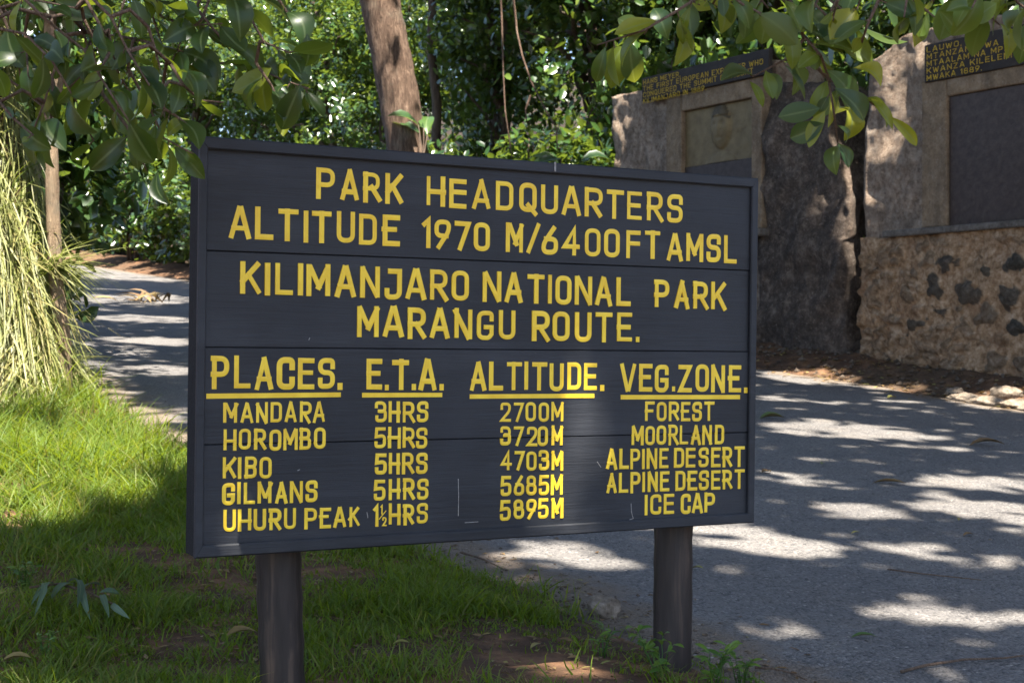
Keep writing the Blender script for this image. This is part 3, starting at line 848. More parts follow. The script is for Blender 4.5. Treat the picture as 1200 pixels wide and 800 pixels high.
for s_ in np.arange(8.5, 13.4, .19):
    for z_ in np.arange(.8, 2.75, .15):
        a_, b_ = s_ + rs.normal(0, .05), z_ + rs.normal(0, .035)
        if all(((a_ - q[0]) / (q[2] + .10))**2 + ((b_ - q[1]) / (q[3] + .08))**2 > 1 for q in ST_ if q[4] < .6): ST_.append((a_, b_, rs.uniform(.05, .11), rs.uniform(.04, .075), rs.uniform(.55, 1.0) if s_ > 9.9 or rs.random() < .6 else rs.uniform(0, .4)))
ST_ = np.array(ST_)
def stones_at(s, t, z):
    w1, w2 = .26 * (fbm(s * 6, z * 6, seed=101) - .5), .26 * (fbm(s * 6, z * 6, seed=102) - .5)
    d = np.sqrt(((s + w1)[:, None] - ST_[:, 0])**2 / ST_[:, 2]**2 + ((z + w2)[:, None] - ST_[:, 1])**2 / ST_[:, 3]**2)
    i = d.argmin(1); k = 1 - smooth(d.min(1), .55, 1.25)
    return k * (t < 13.5), ST_[i, 4]
def base_shape(a, kt, kz, s, t, z):
    k, _ = stones_at(s, t, z)
    ring = k * (1 - k) * 4
    return s, t + .018 * ring - .05 * k * (1 + .8 * (fbm(s * 9, z * 9, seed=103) - .5)), z
base_ = rough_block("base", sC, sA, 13.2, 14.3, zg, zl - .04, M['rubble'], mr, .06, 3.2, .028, seed=1, shape=base_shape)
co = np.zeros(len(base_.data.vertices) * 3); base_.data.vertices.foreach_get("co", co); co = co.reshape(-1, 3)
s_, t_ = st(co[:, 0], co[:, 1]); kk, tn_ = stones_at(s_, t_, co[:, 2])
for nm_, v_ in (("stone", kk), ("tint", tn_)):
    at_ = base_.data.attributes.new(nm_, 'FLOAT', 'POINT'); at_.data.foreach_set("value", v_.astype(np.float32))
rough_block("wall", sC + .02, sA - .01, 13.27, 14.26, zl - .06, zt + .12, M['plaster'], mr, .055, 3.0, .04, seed=3,
            shape=lambda a, kt, kz, s, t, z: (s - .12 * kz**3 * smooth(a, .8, 1), t, z - .22 * smooth(a, .82, 1)**2 * kz**4))
mb = MB(); wall_box(mb, sC, sB + .04, 13.12, 13.34, zl - .045, zl + .03, .012); mb.build("ledge", M['ledge'], mr)
sF0, sF1 = WS(1087, 13.25), WS(1116, 13.25)
zbb = WZ(1087, 97, 13.2)
mb = MB(); wall_box(mb, sF1, sF0, 13.15, 13.36, zl + .03, zbb + .02, .012)
wall_box(mb, 8.75, sF1 - .003, 13.152, 13.36, zbb - .20, zbb + .02, .012)
wall_box(mb, 8.4, 8.747, 13.15, 13.36, zl + .03, zbb + .02, .012)
mb.build("plaque_frame", M['trim'], mr)
mb = MB(); wall_box(mb, 8.75, sF1 - .003, 13.195, 13.33, zl + .032, zbb - .203, .006); mb.build("plaque", M['bronze_dark'], mr)
place(mr, tuple(W3(10.5, 13.2, Hs(*xy(10.5, 13.2)))))

# far monument, behind the sign's right edge
ml = thing("stone_monument", "stone monument with a bronze portrait relief under its brown board and dark pier", "monument")
s0, s1, s2 = WS(900), WS(712), WS(989)
zg2 = Hs(*xy(16, 13.2)) - .4
zt2 = WZ(760, 96)
rough_block("wall", s0, s1, 13.29, 14.2, zg2, WZ(735, 108), M['plaster'], ml, .06, 3.0, .045, seed=5)
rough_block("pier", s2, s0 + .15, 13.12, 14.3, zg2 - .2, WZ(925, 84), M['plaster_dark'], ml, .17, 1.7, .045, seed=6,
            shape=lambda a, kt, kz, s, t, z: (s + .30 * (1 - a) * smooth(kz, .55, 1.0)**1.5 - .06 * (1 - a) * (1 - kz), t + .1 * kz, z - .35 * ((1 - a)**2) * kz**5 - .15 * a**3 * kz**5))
f0, f1 = WS(897, 13.2), WS(785, 13.2); g0, g1 = WS(885, 13.2), WS(803, 13.2)
zb1 = WZ(752, 120); zlo = WZ(890, 268)
mb = MB()
wall_box(mb, f0, g0, 13.13, 13.32, zlo, zb1 + .02, .012); wall_box(mb, g1, f1, 13.13, 13.32, zlo, zb1 + .02, .012)
wall_box(mb, g0 + .003, g1 - .003, 13.133, 13.32, zb1 - .26, zb1 + .018, .012)
mb.build("plaque_frame", M['trim'], ml)
mb = MB(); wall_box(mb, f0 - .05, f1 + .05, 13.04, 13.3, zlo - .1, zlo - .003, .012); mb.build("ledge", M['ledge'], ml)
zmid = WZ(845, 190)
# relief panel with a low bust modelled on it
na, nz = 60, 60
A, B = np.meshgrid(np.linspace(0, 1, na), np.linspace(0, 1, nz), indexing='ij')
s = g0 + .003 + (g1 - g0 - .006) * A; z = zmid + (zb1 - .263 - zmid) * B
wd, hgt = g1 - g0, zb1 - .263 - zmid
cu = (s - (g0 + wd * .47)) / .20; cv = (z - (zmid + hgt * .62)) / .30
head = np.sqrt(np.clip(1 - cu**2 - cv**2, 0, 1))
hair = np.sqrt(np.clip(1 - (cu * .92)**2 - ((cv - .25) * 1.05)**2, 0, 1)) * (cv > .45) * .25
nose = .22 * np.exp(-(cu / .12)**2 - ((cv + .12) / .25)**2); eyes = .22 * (np.exp(-((cu - .38) / .16)**2 - ((cv - .12) / .11)**2) + np.exp(-((cu + .38) / .16)**2 - ((cv - .12) / .11)**2))
mouth = .12 * np.exp(-(cu / .28)**2 - ((cv + .5) / .07)**2)
sh = np.clip(1 - ((cu / 1.9)**2 + ((cv + 2.0) / .85)**2), 0, 1)**.5 * .5
tt = 13.205 - .07 * np.maximum(head + hair + (nose - eyes - mouth) * (head > .1), sh) + .01 * (fbm(s * 9, z * 9, seed=41) - .5)
X, Y = xy(s, tt)
me = np_mesh("portrait_relief", np.stack([X.ravel(), Y.ravel(), z.ravel()], 1), grid_faces(na, nz).ravel(), np.arange((na - 1) * (nz - 1)) * 4)
hm_ = (cv > .38 + .12 * np.cos(cu * 3)) & (cu**2 + (cv * .95)**2 < 1.02)
fi_ = grid_faces(na, nz); me.polygons.foreach_set("material_index", hm_.ravel()[fi_[:, 0]].astype(np.int32))
link("portrait_relief", me, [M['bronze_tan'], M['bronze_hair']], ml, True)
mb = MB(); wall_box(mb, g0 + .003, g1 - .003, 13.19, 13.30, zlo + .0, zmid - .002, .006); mb.build("plaque", M['bronze_dark'], ml)
place(ml, tuple(W3(16, 13.2, Hs(*xy(16, 13.2)))))

def wall_board(label, s0, s1, t0, za, zb, lines, hgt, top_gap, pitch, xpad):
    b = thing("name_board", label, "sign")
    mb = MB(); wall_box(mb, s0, s1, t0, t0 + .07, za, zb, .008); mb.build("board", M['plaque_board'], b)
    e = (W3(s0, t0, 0) - W3(s1, t0, 0)); L = np.linalg.norm(e); e /= L
    nrm = np.array([-DT[0], -DT[1], 0]); o = W3(s1, t0, zb)
    mb = MB(); n = 0
    for i, (txt, width) in enumerate(lines):
        sk, w = text_strokes(txt)
        y0 = -top_gap - hgt - i * pitch; th = hgt * .135
        for closed, pts in sk:
            n += 1; zz = .0004 * (n % 4)
            stroke_solid(mb, [np.array([xpad + th / 2 + p[0] / w * (width - th), y0 + th / 2 + p[1] * (hgt - th)]) for p in pts], closed, th,
                         lambda uv, z: o + e * uv[0] + np.array([0, 0, uv[1]]) + nrm * z, -.001, .003 + zz, .006 + zz)
    mb.build("lettering", M['old_yellow'], b)
    place(b, tuple(W3((s0 + s1) / 2, t0 + .035, za)))
sL, sR = WS(752, 13.08), WS(901, 13.08); BL_ = sL - sR
zB = WZ(752, 92, 13.08)
sc_ = BL_ / 148.0
wall_board("brown board with four yellow lines about a first ascent above the bronze relief", sR, sL, 13.08, WZ(752, 119, 13.08), zB,
           [("HANS MEYER,", BL_ * .315), ("THE FIRST EUROPEAN EXPLORER WHO", BL_ * .945), ("CONQUERED THE SUMMIT OF MOUNT", BL_ * .875), ("KILIMANJARO IN 1889.", BL_ * .52)], .072, .03, .088, .035)
sL = WS(1083, 13.12); sR = 9.35
wall_board("brown board with five yellow lines of Swahili text at the top right corner", sR, sL, 13.12, WZ(1085, 97, 13.12), WZ(1085, 53, 13.12),
           [("LAUWO,", .50), ("MTANZANIA WA KWANZA", 1.62), ("MTAALAM NA MPANDA MLIMA", 1.86), ("KWANZA KILELENI KILIMANJARO", 2.12), ("MWAKA 1889.", .78)], .062, .028, .079, .04)

# ------------------------------------------------------------------ gaps cut in the added canopy to place the sunlight
LIT = []          # ground-projected ellipses (x, y, rx, ry)
def to_ground(p):
    """follow the sunlight through p down to the ground"""
    p = np.array(p, float)
    for _ in range(12):
        p = p - SUN * ((p[2] - Hs(p[0], p[1])) / SUN[2]) * .9
    return p
def lit_px(x0, y0, x1, y1):
    a, b, c, d = G(x0, (y0 + y1) / 2), G(x1, (y0 + y1) / 2), G((x0 + x1) / 2, y0), G((x0 + x1) / 2, y1)
    LIT.append(((a[0] + b[0]) / 2, (c[1] + d[1]) / 2, abs(b[0] - a[0]) / 2 + .05, abs(c[1] - d[1]) / 2 + .08))
def lit_at(p, r):
    g = to_ground(p); LIT.append((g[0], g[1], r, r))
for b in ((890, 432, 1005, 450), (1010, 452, 1090, 458), (890, 496, 1085, 514), (1085, 560, 1260, 577), (1060, 590, 1260, 607), (955, 592, 1050, 606), (900, 556, 950, 566),
          (812, 634, 1000, 650), (1035, 640, 1125, 654), (1180, 595, 1240, 625), (1000, 712, 1215, 733), (815, 724, 975, 747), (560, 642, 770, 668), (840, 660, 880, 680),
          (70, 318, 240, 330), (70, 345, 240, 358), (90, 370, 240, 378), (110, 396, 240, 404), (110, 428, 240, 441), (1105, 455, 1230, 482), (545, 645, 640, 690), (570, 752, 720, 800), (1150, 655, 1240, 672)):
    lit_px(*b)
# the sunny grass at left, the bank of long grass behind it
for (px, py, r) in ((30, 470, .8), (100, 480, .8), (160, 510, .55), (40, 520, .75), (120, 540, .55), (180, 555, .35), (60, 570, .5), (20, 560, .6), (130, 585, .3), (0, 600, .4), (60, 615, .25), (-40, 540, .8)):
    g = G(px, py); LIT.append((g[0], g[1], r, r))
for (px, py, Y, r) in ((20, 430, 12.4, .8), (60, 430, 12.2, .7), (20, 360, 12.6, .8), (65, 340, 12.6, .6), (20, 280, 12.8, .8), (60, 250, 12.8, .7), (20, 190, 13, .8), (50, 120, 13.4, .9), (85, 260, 12.4, .3), (10, 60, 14, .9), (-40, 350, 12.6, 1.0)):
    lit_at(P(px, py, Y), r)
# a few flecks on the sign, the top of the near monument, the trunk, the hanging leaves
for (px, py, r) in ((672, 570, .22), (640, 612, .2), (705, 520, .16), (600, 628, .05), (640, 628, .04), (560, 632, .04), (610, 605, .03), (560, 590, .025), (720, 620, .035)):
    q = on_sign(px, py, 0); lit_at(S3(q, 0, 0), r)
for (px, py, r) in ((1040, 85, .32), (1060, 70, .35), (1015, 75, .25)):
    x, y = wall_pt(px); lit_at((x, y, CZ + (400 - py) / F * y), r)
for (px, py, Y, r) in ((450, 20, 26, .5), (465, 95, 26, .35), (1045, 150, 3.8, .13), (965, 150, 3.8, .15), (1180, 50, 3.8, .2), (880, 40, 3.8, .2), (985, 40, 3.8, .22), (720, 75, 3.8, .12), (1010, 110, 3.8, .12), (120, 60, 3.9, .24), (60, 90, 3.9, .22), (230, 110, 3.9, .22), (310, 60, 3.9, .22), (345, 115, 3.9, .2), (20, 40, 3.9, .24), (170, 130, 3.9, .2), (760, 50, 3.8, .2), (930, 60, 3.8, .22), (1100, 25, 3.8, .22), (280, 45, 3.9, .12), (210, 145, 3.9, .1), (170, 20, 3.9, .13), (335, 160, 3.9, .1)):
    lit_at(P(px, py, Y), r)
for (px, py, Y, r) in ((20, 20, 15.0, .9), (60, 40, 15.2, .9), (100, 60, 15.2, .8), (-30, 60, 14.6, .9), (40, 120, 14.8, .8), (40, 90, 15.2, .8)): lit_at(P(px, py, Y), r)
for (px, py, r) in ((330, 60, 1.3), (560, 60, 1.2), (620, 150, 1.0), (660, 40, 1.3), (540, 130, .8), (700, 120, .9), (250, 120, 1.2), (400, 150, .8)):
    x, y = wall_pt(px, 13.2); lit_at((x, y, CZ + (400 - py) / F * y), r)
LIT = np.array(LIT)
def lit_open(gx, gy):
    """how open the canopy is above each ground point, from 0 to 1"""
    wob = .5 * (fbm(gx * 3, gy * 3, seed=51, oct=2) - .5)
    m = np.zeros(len(gx))
    for (cx, cy, rx, ry) in LIT: m = np.maximum(m, 1 - smooth(((gx - cx) / rx)**2 + ((gy - cy) / ry)**2 + wob, .45, 1.7))
    return m

# unseen leaf canopy added to block the sun, shared among the three trees
N = 200000
gx = rng.uniform(-15, 9.5, N); gy = rng.uniform(0.5, 36, N)
gx[:16000] = rng.uniform(-1.5, 1.4, 16000); gy[:16000] = rng.uniform(4.0, 7.4, 16000)  # extra leaves added to keep the sign in shade
gx[16000:25000], gy[16000:25000] = xy(rng.uniform(8, 21, 9000), rng.uniform(12.5, 14.8, 9000))  # extra leaves added to shade the monuments
hh = rng.uniform(9.0, 15.0, N) + .08 * gy
Q = np.stack([gx, gy, H(gx, gy)], 1) + (SUN / SUN[2])[None] * hh[:, None]
keep = rng.random(N) > np.minimum(lit_open(gx, gy), .975)
gs, gt = st(gx, gy)
nz = fbm(gx * .8, gy * 2.3, seed=61, oct=3)
onroad = (gt > 3.7) & (gt < 12.3)
keep &= ~(onroad & (rng.random(N) < smooth(nz, .69, .79) * .97))
forest = (gt > 14.6) | ((gt > 12.6) & (gs > 21.5))
keep &= ~(forest & (fbm(gx * .6, gy * .6, seed=62, oct=2) > .50))
px_ = 600 + Q[:, 0] / np.maximum(Q[:, 1], .1) * F; py_ = 400 - (Q[:, 2] - CZ) / np.maximum(Q[:, 1], .1) * F
keep &= ~((Q[:, 1] > .5) & (px_ > -60) & (px_ < 1260) & (py_ > -40))
# skip what shades only ground far outside the view
gpx = 600 + gx / gy * F
keep &= (gpx > -900) & (gpx < 2000)
Q = Q[keep]
SHADE_CROWN = {'left': np.array([-3.2, 2.5]), 'right': np.array([4.0, 2.5]), 'lean': np.array([-3.0, 24.0])}
keys = list(SHADE_CROWN)
own = np.argmin(np.stack([np.linalg.norm(Q[:, :2] - SHADE_CROWN[q], axis=1) for q in keys]), 0)

def limb_path(a, b, sag=.3, n=8, seed=0):
    r_ = np.random.default_rng(seed); a, b = np.array(a, float), np.array(b, float)
    out = []
    for i in range(n):
        k_ = i / (n - 1); q = lerp(a, b, k_); q[2] += sag * math.sin(math.pi * k_)
        if 0 < i < n - 1: q += r_.normal(size=3) * .02 * np.linalg.norm(b - a)
        out.append(q)
    return out
def shade_crown(tree, key, bole_top, rad):
    q = Q[own == keys.index(key)]; n = len(q)
    me = quad_leaf_mesh("crown", q, rdir(n) * [1, 1, .5], rdir(n) * .7 + [0, 0, .6], rng.uniform(.26, .40, n), rng.uniform(.14, .2, n), rng.random(n))
    link("crown", me, M['leaf_shade'], tree)  # unseen leaves, added for the shade they cast
    sel = q[rng.choice(n, 9, replace=False)]
    mb = MB()
    for i, e in enumerate(sel):
        pth = limb_path(bole_top, e, .8, 8, i)
        mb.tube(pth, list(np.linspace(rad, .03, 8)), 8, rough=.1)
    return mb
def in_view(p, m=10):
    if p[1] < .3: return False
    x, y = 600 + p[0] / p[1] * F, 400 - (p[2] - CZ) / p[1] * F
    return -m < x < 1200 + m and -m < y < 800 + m

# tree at left, whose dark leafy branch hangs over the sign's corner
def trunk_tube(base, top, r0, r1, n=14, lean=.0, seed=0, rough=.12):
    mb = MB(); pts = [lerp(np.array(base, float), np.array(top, float), i / (n - 1)) for i in range(n)]
    r_ = np.random.default_rng(seed)
    for i in range(1, n - 1): pts[i] = pts[i] + np.array([*(r_.normal(size=2) * r0 * .10), 0])
    rad = [r0 * (1 + .5 * math.exp(-i * 1.4)) + (r1 - r0) * i / (n - 1) for i in range(n)]
    mb.tube(pts, rad, 18, rough=rough, seed=seed); return mb

def hang(tree, key, trunk_xy, r0, twigs, heroes, mat, nfill, depth, size_px, seed, tint_rng, entry):
    r_ = np.random.default_rng(seed)
    bx, by = trunk_xy; bz = Hs(bx, by) - .1
    top = np.array([bx + .2, by - .5, bz + 8.5])
    trunk_tube((bx, by, bz), top, r0, r0 * .7, seed=seed).build("trunk", M['bark_dark'], tree, True)
    mb = shade_crown(tree, key, top, r0 * .3)
    # the limb that comes down into the picture
    e0, e1 = [np.array(q) for q in entry]
    over = limb_path(top - [0, 0, 4.2], e0, .3, 9, seed)[:-1] + limb_path(e0, e1, .12, 14, seed + 1)
    mb.build("limb", M['bark_dark'], tree, True); mb = MB()
    mb.tube(over, list(np.linspace(.075, .010, len(over))), 8); over = over[8:]
    mb.build("branch", M['bark_dark'], tree, True)
    nodes = []
    mb = MB(); base, tip, wid, nrm, tint = [], [], [], [], []
    for tw in twigs:
        Yt = depth + r_.uniform(-.25, .25) if len(tw[0]) < 3 else tw[0][2]
        pts = [P(q[0], q[1], Yt + .05 * i * r_.uniform(-1, 1)) for i, q in enumerate(tw)]
        # tie each twig back to the limb
        src = min(over, key=lambda q: np.linalg.norm(q - pts[0])) if tw[0][1] <= 0 or not nodes else min(nodes, key=lambda q: np.linalg.norm(q - pts[0]) + (1 if q[2] < pts[0][2] else 0))
        mb.tube([src, lerp(src, pts[0], .5) + [0, 0, .03], pts[0]], [.006, .005, .0045], 6); nodes += pts
        mb.tube(pts, list(np.linspace(.0045, .002, len(pts))), 6)
        # leaves set alternately along the twig
        for i in range(len(pts) - 1):
            L = np.linalg.norm(pts[i + 1] - pts[i]); n = max(1, int(L / .034))
            for j in range(n):
                if r_.random() < .25: continue
                p = lerp(pts[i], pts[i + 1], (j + r_.random()) / n)
                d = unit((pts[i + 1] - pts[i])[None])[0] * .7 + np.array([r_.normal() * .75, r_.normal() * .6, -.55 + r_.normal() * .35])
                d = d / np.linalg.norm(d); l = (r_.uniform(*size_px) if r_.random() < .75 else r_.uniform(size_px[0] * .45, size_px[0])) / F * Yt
                base.append(p + d * .012); tip.append(p + d * l); wid.append(l * r_.uniform(.33, .52))
                nn = np.array([r_.normal() * .5, -.6 + r_.normal() * .5, .55 + r_.normal() * .3]); nrm.append(nn)
                tint.append(np.clip(r_.normal(*tint_rng), 0, 1))
                mb.tube([p, p + d * .02], .0016, 4, False)
    for (b0, b1, t0, t1, w, tn) in heroes:
        Yt = depth + r_.uniform(-.12, .12)
        a, b = P(b0, b1, Yt), P(t0, t1, Yt + r_.uniform(-.05, .05))
        base.append(a); tip.append(b); wid.append(w / F * Yt * 1.05); nrm.append(np.array([r_.normal() * .25, -1, .35 + r_.normal() * .2])); tint.append(tn)
    link("foliage", leaf_mesh("foliage", base, tip, wid, nrm, tint, ST11, r_.uniform(.15, .75, len(base)), r_.normal(.22, .22, len(base))), mat, tree, True)
    mb.build("twigs", M['twig'], tree, True)
    place(tree, (bx, by, Hs(bx, by)))

tl = thing("broadleaf_tree", "dark glossy-leaved tree whose leafy branch hangs over the sign's left corner", "tree")
twL = []
for tw in ([(100, 38), (160, 46), (212, 60), (240, 74), (288, 74), (332, 94), (362, 104)], [(248, -8), (236, 24), (216, 40), (200, 75)], [(150, 80), (172, 120), (192, 162), (226, 180)],
           [(60, 20), (66, 75), (52, 120), (40, 150)], [(-20, 30), (30, 40), (60, 70), (90, 120)], [(20, -10), (50, 20), (100, 60), (130, 110), (150, 140)], [(100, -10), (130, 20), (150, 60), (175, 100)],
           [(160, -10), (190, 20), (220, 30), (260, 28)], [(270, -10), (290, 15), (310, 50), (340, 62)], [(320, -10), (340, 20), (352, 50), (350, 70)], [(-10, 80), (20, 100), (50, 125), (60, 160)],
           [(200, 75), (215, 100), (235, 118), (262, 120)], [(120, 110), (150, 150), (165, 185), (172, 200)], [(0, 10), (20, 60), (25, 100)], [(60, 100), (90, 130), (110, 165)], [(180, 120), (205, 135), (225, 150)],
           [(300, 74), (318, 100), (330, 125)], [(230, 10), (255, 40), (270, 60)], [(80, -5), (95, 30), (110, 80)], [(-10, -10), (40, 0), (90, 10)], [(140, -10), (170, -5), (230, 0), (300, -5)]):
    twL.append(tw)
rL = np.random.default_rng(17)
for i in range(16):
    x, y = rL.uniform(-20, 210), rL.uniform(-15, 120); c = rL.uniform(-35, 55)
    twL.append([(x, y), (x + c * .5, y + 22), (x + c, y + rL.uniform(38, 60))])
heroL = [(298, 40, 262, 45, 17, .98), (318, 80, 272, 108, 26, .95), (308, 92, 312, 132, 22, .93), (352, 100, 330, 152, 28, .2), (340, 130, 332, 160, 18, .97), (222, 140, 196, 160, 18, .9), (165, 165, 162, 200, 17, .35),
         (170, 160, 190, 186, 20, .1), (205, 172, 240, 210, 22, .6), (185, 200, 200, 240, 16, .3), (140, 120, 160, 160, 26, .1), (110, 20, 65, 0, 30, .15), (360, 40, 358, 78, 22, .2), (168, 100, 172, 140, 15, 1.0)]
hang(tl, 'left', (-2.5, 2.2), .22, twL, heroL, M['leaf_dark'], 0, 3.9, (34, 66), 21, (.45, .30), (P(-60, -125, 3.8), P(380, -105, 3.9)))

tr_ = thing("broadleaf_tree", "yellow-green leaved tree whose drooping twigs hang in front of the monuments", "tree")
twR = [[(915, -8), (942, 42), (962, 65), (970, 88), (977, 130), (982, 170)], [(942, 46), (920, 70), (882, 90)], [(970, 92), (1015, 116), (1042, 136)], [(1032, -5), (1016, 31), (1010, 50)], [(830, -10), (790, 15), (754, 36), (700, 53)],
       [(850, -12), (870, 5), (900, 20)], [(960, -10), (985, 10), (1005, 30)], [(1060, -10), (1080, 8), (1095, 20)], [(1120, -12), (1150, 10), (1172, 30)], [(1180, -12), (1195, 5), (1215, 20)], [(780, -14), (800, -4), (820, 6)], [(1010, -12), (1050, -3), (1090, -2)],
       [(900, -14), (870, -2), (850, 10)], [(930, -12), (955, 5), (975, 25)]]
rR = np.random.default_rng(18)
for i in range(15):
    x, y = rR.uniform(835, 1215), rR.uniform(-25, -8); c = rR.uniform(-30, 30)
    twR.append([(x, y), (x + c * .5, y + 14), (x + c, y + rR.uniform(24, 38))])
heroR = [(961, 127, 912, 137, 25, .12), (966, 145, 926, 162, 24, .05), (967, 130, 948, 173, 17, .8), (970, 102, 970, 150, 9, .92), (978, 104, 1012, 142, 25, .0), (992, 122, 989, 165, 25, .88), (982, 168, 994, 197, 14, .1),
         (1000, 80, 1032, 102, 23, .95), (1020, 116, 1046, 152, 13, .8), (1041, 136, 1074, 171, 13, .85), (897, 83, 906, 116, 18, .5), (879, 96, 894, 126, 10, .7), (940, 15, 966, 50, 28, .15), (978, 22, 1022, 75, 28, .7),
         (920, 30, 928, 82, 20, .72), (733, 54, 716, 104, 33, .72), (738, 48, 744, 97, 26, .1), (766, 10, 782, 46, 23, .12), (794, 34, 790, 78, 22, .8), (796, -4, 809, 46, 23, .15), (752, 36, 724, 22, 20, .55), (1172, 28, 1179, 70, 17, .85),
         (1168, 4, 1137, 28, 22, .7), (1202, 28, 1194, 75, 26, .3), (1068, 28, 1073, 54, 22, .93), (1085, 20, 1082, 48, 16, .6), (850, 0, 845, 40, 22, .75), (868, 4, 872, 46, 20, .2), (905, 12, 892, 52, 24, .55), (1100, 12, 1122, 40, 20, .5),
         (1040, 5, 1060, 40, 22, .4), (1016, 35, 1000, 60, 16, .3), (955, 40, 985, 62, 22, .2), (1020, 78, 1005, 58, 12, .5)]
hang(tr_, 'right', (3.0, 1.4), .24, twR, heroR, M['leaf_yellow'], 0, 3.8, (42, 66), 33, (.48, .27), (P(1240, -125, 3.75), P(690, -95, 3.8)))

# the big leaning tree across the road
tc_ = thing("leaning_tree", "thick bare brown trunk leaning left, rising behind the sign", "tree")
gb = np.array([*wall_pt(494, 12.75)]); Yb = gb[1]
zb0 = Hs(gb[0], gb[1]) - .2
pA = np.array([gb[0], Yb, zb0]); 
ctr = [pA, P(490, 240, Yb), P(478, 180, Yb), P(465, 100, Yb), P(455, 50, Yb), P(445, 0, Yb), P(432, -80, Yb), P(418, -190, Yb)]
mb = MB(); rr = [.50, .39, .35, .345, .34, .335, .31, .26]
fine, fr_ = [], []
for i in range(len(ctr) - 1):
    for k_ in np.linspace(0, 1, 6, endpoint=False): fine.append(lerp(ctr[i], ctr[i + 1], k_)); fr_.append(lerp(rr[i], rr[i + 1], k_))
mb.tube(fine, fr_, 26, rough=.09, seed=4)
mb.build("trunk", M['bark'], tc_, True)
# dark split running down its right side
mb = shade_crown(tc_, 'lean', ctr[-1], .16); mb.build("limb", M['bark_dark'], tc_, True)
place(tc_, tuple(pA))

# ------------------------------------------------------------------ forest across the road
def cloud(nclump, per, rad, spread, r_, shell=.55):
    c = rdir(nclump, r_) * (r_.uniform(shell, 1, nclump)[:, None]) * rad
    p = np.repeat(c, per, 0) + r_.normal(size=(nclump * per, 3)) * spread
    out = unit(np.repeat(c / rad, per, 0) + [0, 0, .5])
    return p, out
def foliage_mesh(name, p, out, L, W, r_, tint_c=.45):
    n = len(p)
    d = unit(out * .3 + rdir(n, r_) * .8 + [0, 0, -.15])
    nr = unit(out * .6 + rdir(n, r_) * .55 + [0, 0, .55])
    return quad_leaf_mesh(name, p, d, nr, r_.uniform(L * .6, L * 1.25, n), r_.uniform(W * .6, W * 1.2, n), np.clip(r_.normal(tint_c, .25, n), 0, 1))
def make_shrub(seed, h):
    r_ = np.random.default_rng(seed)
    p, out = cloud(62, 55, np.array([1.3, 1.3, h * .52]), .15, r_, .3); p[:, 2] += h * .5; k_ = p[:, 2] > .05
    f = foliage_mesh("foliage", p[k_], out[k_], .19, .105, r_)
    mb = MB()
    for i in range(7):
        a = r_.uniform(0, 6.28); e = np.array([math.cos(a) * r_.uniform(.2, .9), math.sin(a) * r_.uniform(.2, .9), h * r_.uniform(.6, .95)])
        mb.tube(limb_path((math.cos(a) * .12, math.sin(a) * .12, -.3), e, .1, 6, seed * 9 + i), list(np.linspace(.035, .008, 6)), 6)
    return f, mb
def make_tree(seed, h):
    r_ = np.random.default_rng(seed)
    p, out = cloud(80, 62, np.array([1.9, 1.9, h * .38]), .22, r_, .3); p[:, 2] += h * .66
    f = foliage_mesh("crown", p, out, .20, .11, r_, .55)
    mb = MB(); top = np.array([r_.normal() * .3, r_.normal() * .3, h * .8])
    mb.tube(limb_path((0, 0, -.4), top, 0, 10, seed), list(np.linspace(.16, .06, 10)), 10, rough=.12)
    for i in range(6):
        a = r_.uniform(0, 6.28); z0_ = h * r_.uniform(.3, .7)
        mb.tube(limb_path(top * (z0_ / h / .8) * [1, 1, 1], (math.cos(a) * 1.4, math.sin(a) * 1.4, z0_ + r_.uniform(.4, 1.4)), .2, 6, seed * 7 + i), list(np.linspace(.06, .012, 6)), 6)
    return f, mb
def proto_pair(fm, mb, n1, n2, m1, m2):
    me2 = mb.build(n2, m2, None, True); mesh2 = me2.data; bpy.data.objects.remove(me2)
    return fm, mesh2
shr = [proto_pair(*make_shrub(100 + i, 2.9), "foliage", "stems", None, M['bark_dark']) for i in range(4)]
trs = [proto_pair(*make_tree(200 + i, 8.0), "crown", "trunk", None, M['bark_dark']) for i in range(4)]
for f, _ in shr + trs: f.materials.append(M['leaf_forest'])
def put(name, label, cat, group, pair, names, loc, rz, sc):
    t = thing(name, label, cat, loc, group); t.rotation_euler = (0, 0, rz); t.scale = sc
    for nm, me in zip(names, pair):
        o = bpy.data.objects.new(nm, me); COL.objects.link(o); o.parent = t
    return t
r2 = np.random.default_rng(5)
i = 0
s = 20.6
while s < 60:
    t = 13.0 + r2.uniform(-.1, .9) + (.5 if s > 40 else 0); x, y = xy(s, t); sc = r2.uniform(.75, 1.2)
    put("shrub", "dense glossy-leaved shrub in the undergrowth across the road", "shrub", "shrubs along the far side of the road", shr[i % 4], ("foliage", "stems"), (x, y, Hs(x, y)), r2.uniform(0, 6.28), (sc, sc, sc * r2.uniform(.8, 1.25)))
    i += 1; s += r2.uniform(1.5, 2.2)
for s, t in ((7.5, 15.4), (9.5, 15.6), (11.4, 15.3), (13.2, 15.5), (14.8, 15.8), (16.8, 15.3), (18.8, 15.5), (20.8, 15.6), (13.3, 14.9)):
    x, y = xy(s, t); sc = r2.uniform(.9, 1.25)
    put("shrub", "bright sunlit shrub rising behind the stone monuments", "shrub", "shrubs behind the monuments", shr[i % 4], ("foliage", "stems"), (x, y, Hs(x, y)), r2.uniform(0, 6.28), (sc, sc, sc * 1.25)); i += 1
s = 5.0; i = 0
